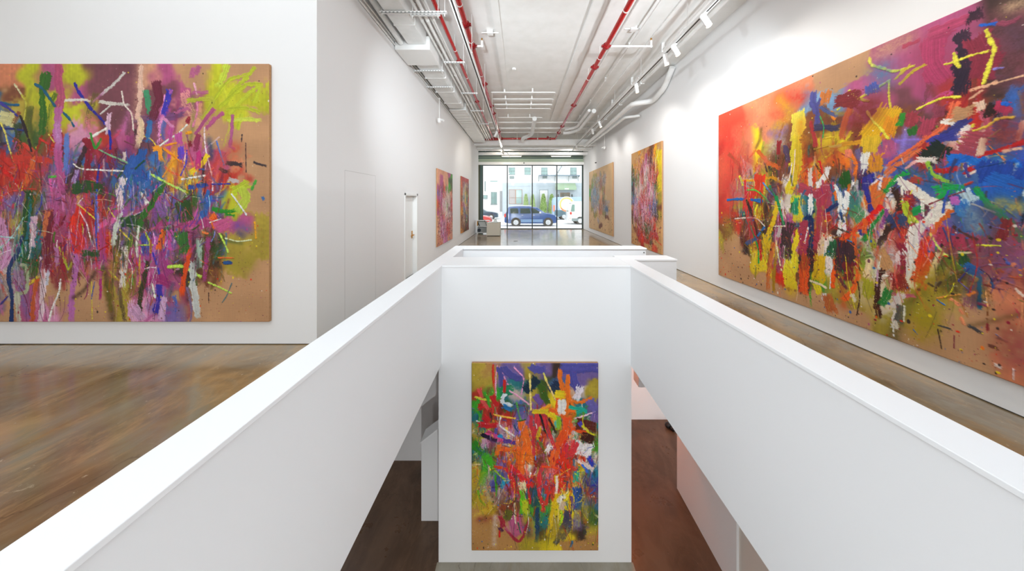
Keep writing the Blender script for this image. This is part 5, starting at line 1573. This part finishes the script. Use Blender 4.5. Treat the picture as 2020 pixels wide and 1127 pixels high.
# red car behind it, its nose just in view
sed=dict(pts=[(0,.3),(0,.85),(.5,1.0),(1.1,1.42),(2.2,1.45),(3.0,1.02),(3.9,.92),(4.35,.80),(4.48,.55),(4.45,.25),(.2,.22)],belt=.98,cx=2.2,mid=.7,tum=.3)
wn=[[(1.0,1.02),(1.25,1.36),(1.9,1.38),(1.95,1.02)],[(2.03,1.02),(2.0,1.38),(2.25,1.36),(2.8,1.02)]]
t=car('hatchback','glossy red car with its nose just showing behind the left window post',-2.7-4.48,26.0+.9,0,sed,1.8,'redcar',[.85,3.62],.32,wn)
for s in (-1,1): bm=B(); ball(bm,(4.25,s*.66,.68),.12,8,(1.2,1,.8)); obj('head_lamp',bm,'head',t,smooth=True)
t=car('sedan','dark car parked across the street with its nose before the white building',-2.95-4.48,37.6,0,sed,1.8,'blackcar',[.85,3.62],.32,wn)
for s in (-1,1):
    bm=B(); ball(bm,(4.25,s*.66,.68),.12,8,(1.2,1,.8)); obj('head_lamp',bm,'head',t,smooth=True)
bm=B(); bx(bm,4.4,4.52,-.5,.5,.42,.62); obj('front_grille',bm,'rim',t)
# delivery van with a round badge, rear at the left
van=dict(pts=[(0,.45),(0,2.4),(.12,2.80),(.4,2.88),(3.6,2.88),(4.3,2.5),(4.8,1.75),(5.5,1.45),(5.7,.9),(5.65,.4),(.2,.38)],belt=1.4,cx=2.8,mid=1.2,tum=.07)
t=car('delivery_van','pale blue delivery van with a round orange badge on its side, across the street',4.15,36.0+1.0,0,van,2.0,'vanblue',[1.35,4.7],.40,[[(4.0,1.75),(4.0,2.4),(4.25,2.4),(4.7,1.75)]],low=(.15,5.0,.45,1.22,'vanlow'))
bm=B(); yy=-1.0
cyl(bm,(1.68,yy+.04,1.93),(1.68,yy-.018,1.93),1.02,40); bd=obj('badge_ring',bm,'wpaint',t,smooth=True)
bm=B(); cyl(bm,(1.68,yy,1.93),(1.68,yy-.026,1.93),.92,40); obj('badge_band',bm,mat('badge_orange','f0c878',.4),bd,smooth=True)
bm=B(); cyl(bm,(1.68,yy,1.93),(1.68,yy-.034,1.93),.72,40); obj('badge_centre',bm,mat('badge_cream','f4ecd0',.4),bd,smooth=True)
bm=B()
for k in range(14):
    a=math.radians(215+k*8); cyl(bm,(1.68+math.cos(a)*.82,yy,1.93+math.sin(a)*.82),(1.68+math.cos(a)*.82,yy-.03,1.93+math.sin(a)*.82),.075,8)
obj('badge_arc',bm,mat('badge_coral','e88870',.4),bd)
for s in (-1,1): bm=B(); bx(bm,-.03,.22,s*.98-.03,s*.98+.03,1.05,1.85); obj('tail_lamp',bm,mat('pink_lamp','e8907c',.4) if s<0 else 'tail',t,bevel=.02)
# white vehicle nearer at the right edge
wag=dict(pts=[(0,.45),(.0,1.15),(.12,1.75),(.40,2.22),(.66,2.32),(3.2,2.30),(3.9,1.35),(4.7,1.2),(4.85,.6),(4.8,.35),(.3,.32)],belt=1.2,cx=2.4,mid=.9,tum=.16)
t=car('minivan','white minivan parked ahead of the SUV at the right edge of window',4.80,28.3+.95,0,wag,1.9,'wpaint',[1.15,3.9],.36,[[(3.0,1.35),(3.0,2.0),(3.15,2.0),(3.6,1.35)]],low=(.3,4.6,.34,.62,'gframe'))
bm=B(); prism(bm,[(.02,1.30),(.33,2.12),(.37,2.11),(.06,1.29)],-.6,.6,'y'); obj('rear_window',bm,'carglass',t)
bm=B(); prism(bm,[(.22,1.30),(.36,2.0),(.60,2.0),(.60,1.30)],-.925,-.84,'y'); obj('side_window',bm,mat('green_glass','6f9486',.2,spec=.8),t,bevel=.03)
for s in (-1,1): bm=B(); ball(bm,(.22,s*.90,1.12),.13,8,(.8,.6,1.1)); obj('tail_lamp',bm,'tail',t,smooth=True); bm=B(); ball(bm,(.14,s*.90,.62),.09,8,(.8,.6,.7)); obj('turn_lamp',bm,'amber',t,smooth=True)
bm=B(); tube(bm,[(-.1,-.8,.45),(-.12,0,.45),(-.1,.8,.45)],.09,10); obj('bumper',bm,'rim',t,smooth=True)
# ------------------------------------------------------------------ paintings
def linc(a): return np.where(a<=.04045,a/12.92,((a+.055)/1.055)**2.4)
pm=bpy.data.materials.new('painted_jute'); pm.use_nodes=True; nt=pm.node_tree; b=nt.nodes['Principled BSDF']
at=nt.nodes.new('ShaderNodeAttribute'); at.attribute_name='paint'; nt.links.new(at.outputs['Color'],b.inputs['Base Color']); b.inputs['Roughness'].default_value=.55; b.inputs['Specular IOR Level'].default_value=.3
M['jute']=mat('raw_jute','b88a60',.8,noise='a87c54',bump=.4,scale=40)
GAIN=1.0
def hang(c,w,h,dep,loc,rz,label):
    """canvas box with the painted face towards local -Y; local origin at its lower middle"""
    t=thing('painting',label,'painting',loc,rz)
    bm=B(); vs=bx(bm,-w/2,w/2,.004,dep,0,h); obj('stretched_canvas',bm,'jute',t,bevel=.006)
    H,W=c.H,c.W; y,x=np.mgrid[0:H,0:W]
    co=np.empty((H,W,3),np.float32); co[...,0]=x/(W-1)*w-w/2; co[...,2]=h-y/(H-1)*h
    e=np.minimum(np.minimum(x,W-1-x),np.minimum(y,H-1-y)); co[...,1]=-c.hgt-.001; co[...,1][e==0]=.006
    me=bpy.data.meshes.new('painted_face'); me.vertices.add(H*W); me.vertices.foreach_set('co',co.ravel())
    i=(np.arange(H-1)[:,None]*W+np.arange(W-1)[None,:]).ravel(); q=np.stack([i,i+W,i+W+1,i+1],1).astype(np.int32)
    me.loops.add(q.size); me.loops.foreach_set('vertex_index',q.ravel()); me.polygons.add(len(q)); me.polygons.foreach_set('loop_start',np.arange(0,q.size,4,dtype=np.int32))
    try: me.polygons.foreach_set('loop_total',np.full(len(q),4,np.int32))
    except Exception: pass
    me.polygons.foreach_set('use_smooth',np.ones(len(q),bool)); me.update(calc_edges=True)
    a=me.color_attributes.new('paint','FLOAT_COLOR','POINT'); col=np.ones((H*W,4),np.float32); col[:,:3]=np.clip(linc(np.clip(c.img,0,1)).reshape(-1,3)*GAIN,0,.92); a.data.foreach_set('color',col.ravel())
    me.materials.append(pm); o=bpy.data.objects.new('painted_face',me); C.objects.link(o); o.parent=t
    return t
def z_(v): return v
hang(paint_left(),4.235,3.495,.045,(-3.406-4.235/2,3.838,.329),0,'huge abstract painting in purple, lime and red on the front-facing left wall')
hang(paint_right(),4.62,3.62,.045,(4.492,6.447-2.31,.30),-PI/2,'huge abstract painting in red, yellow and blue on the near right wall')
hang(paint_low(),1.741,2.574,.045,((-.673+1.068)/2,3.897,-2.837),0,'upright abstract painting with orange strokes on lower white wall of the light well')
hang(small(2.10,2.60,.009,21,'cf8c70',F_A,'MNqPmSD','WwgWVqM',(.05,.25,1,1),260,'WWm'),2.10,2.60,.04,(-2.745,10.40,.47),PI/2,'pinkish abstract painting with white tangle on the left wall, beside the door')
hang(small(1.92,2.66,.010,22,'b06040',F_B2,'RqDBMP','WYWBgw',(0,.05,1,1),260,'WwY'),1.92,2.66,.04,(-2.745,14.08,.50),PI/2,'dark red and white abstract painting on the left wall, nearer the window')
hang(small(2.46,3.62,.008,23,'c89860',F_C,'RMGKoSmq','WmpWmwo',(.02,.05,.9,.92),480,'pmW'),2.46,3.62,.055,(4.478,10.25,.28),-PI/2,'tall abstract painting with pink and white streaks on the right wall')
hang(small(4.75,3.62,.012,24,'d4ae7c',F_D,'gbVDGSO','bwWgDS',(.06,.08,.8,.75),520,'wDbWt'),4.75,3.62,.055,(4.478,16.2,.28),-PI/2,'wide tan abstract painting with green and blue tangle nearest the window')
# ------------------------------------------------------------------ daylight, camera, output look
w=bpy.data.worlds.new('sky'); SC.world=w; w.use_nodes=True; bg=w.node_tree.nodes['Background']
tc=w.node_tree.nodes.new('ShaderNodeTexCoord'); sp=w.node_tree.nodes.new('ShaderNodeSeparateXYZ'); cr=w.node_tree.nodes.new('ShaderNodeValToRGB')
w.node_tree.links.new(tc.outputs['Generated'],sp.inputs[0]); w.node_tree.links.new(sp.outputs['Z'],cr.inputs['Fac']); w.node_tree.links.new(cr.outputs['Color'],bg.inputs['Color'])
cr.color_ramp.elements[0].position=0; cr.color_ramp.elements[0].color=(1,1,1,1); cr.color_ramp.elements[1].position=.9; cr.color_ramp.elements[1].color=(.86,.93,1.0,1)
bg.inputs['Strength'].default_value=WORLD
for nm,loc,rot,sx,sy in (('skylight_portal',((SX0+SX1)/2,(SY0+SY1)/2,ZC+.32),(0,0,0),SX1-SX0,SY1-SY0),('window_portal',(.87,YW+.06,zt/2),(-PI/2,0,0),7.3,zt),('rear_window_portal',(-1.7,-6.16,3),(PI/2,0,0),8.8,5.4)):  # skylight and rear window are added openings; the shop window is real
    ld=bpy.data.lights.new(nm,'AREA'); ld.shape='RECTANGLE'; ld.size=sx; ld.size_y=sy; ld.cycles.is_portal=True
    o=bpy.data.objects.new(nm,ld); C.objects.link(o); o.location=loc; o.rotation_euler=rot
cam=bpy.data.cameras.new('camera'); co=bpy.data.objects.new('camera',cam); C.objects.link(co); co.location=(0,0,1.95); co.rotation_euler=(PI/2,0,0)
cam.sensor_width=36; cam.lens=560/2020*36; cam.shift_x=-(1027-1010)/2020; cam.shift_y=(399-563.5)/2020; cam.clip_start=.05; cam.clip_end=200
SC.camera=co
SC.view_settings.view_transform='Standard'; SC.view_settings.look='None'; SC.view_settings.exposure=EXPO; SC.view_settings.gamma=1; SC.view_settings.use_curve_mapping=False
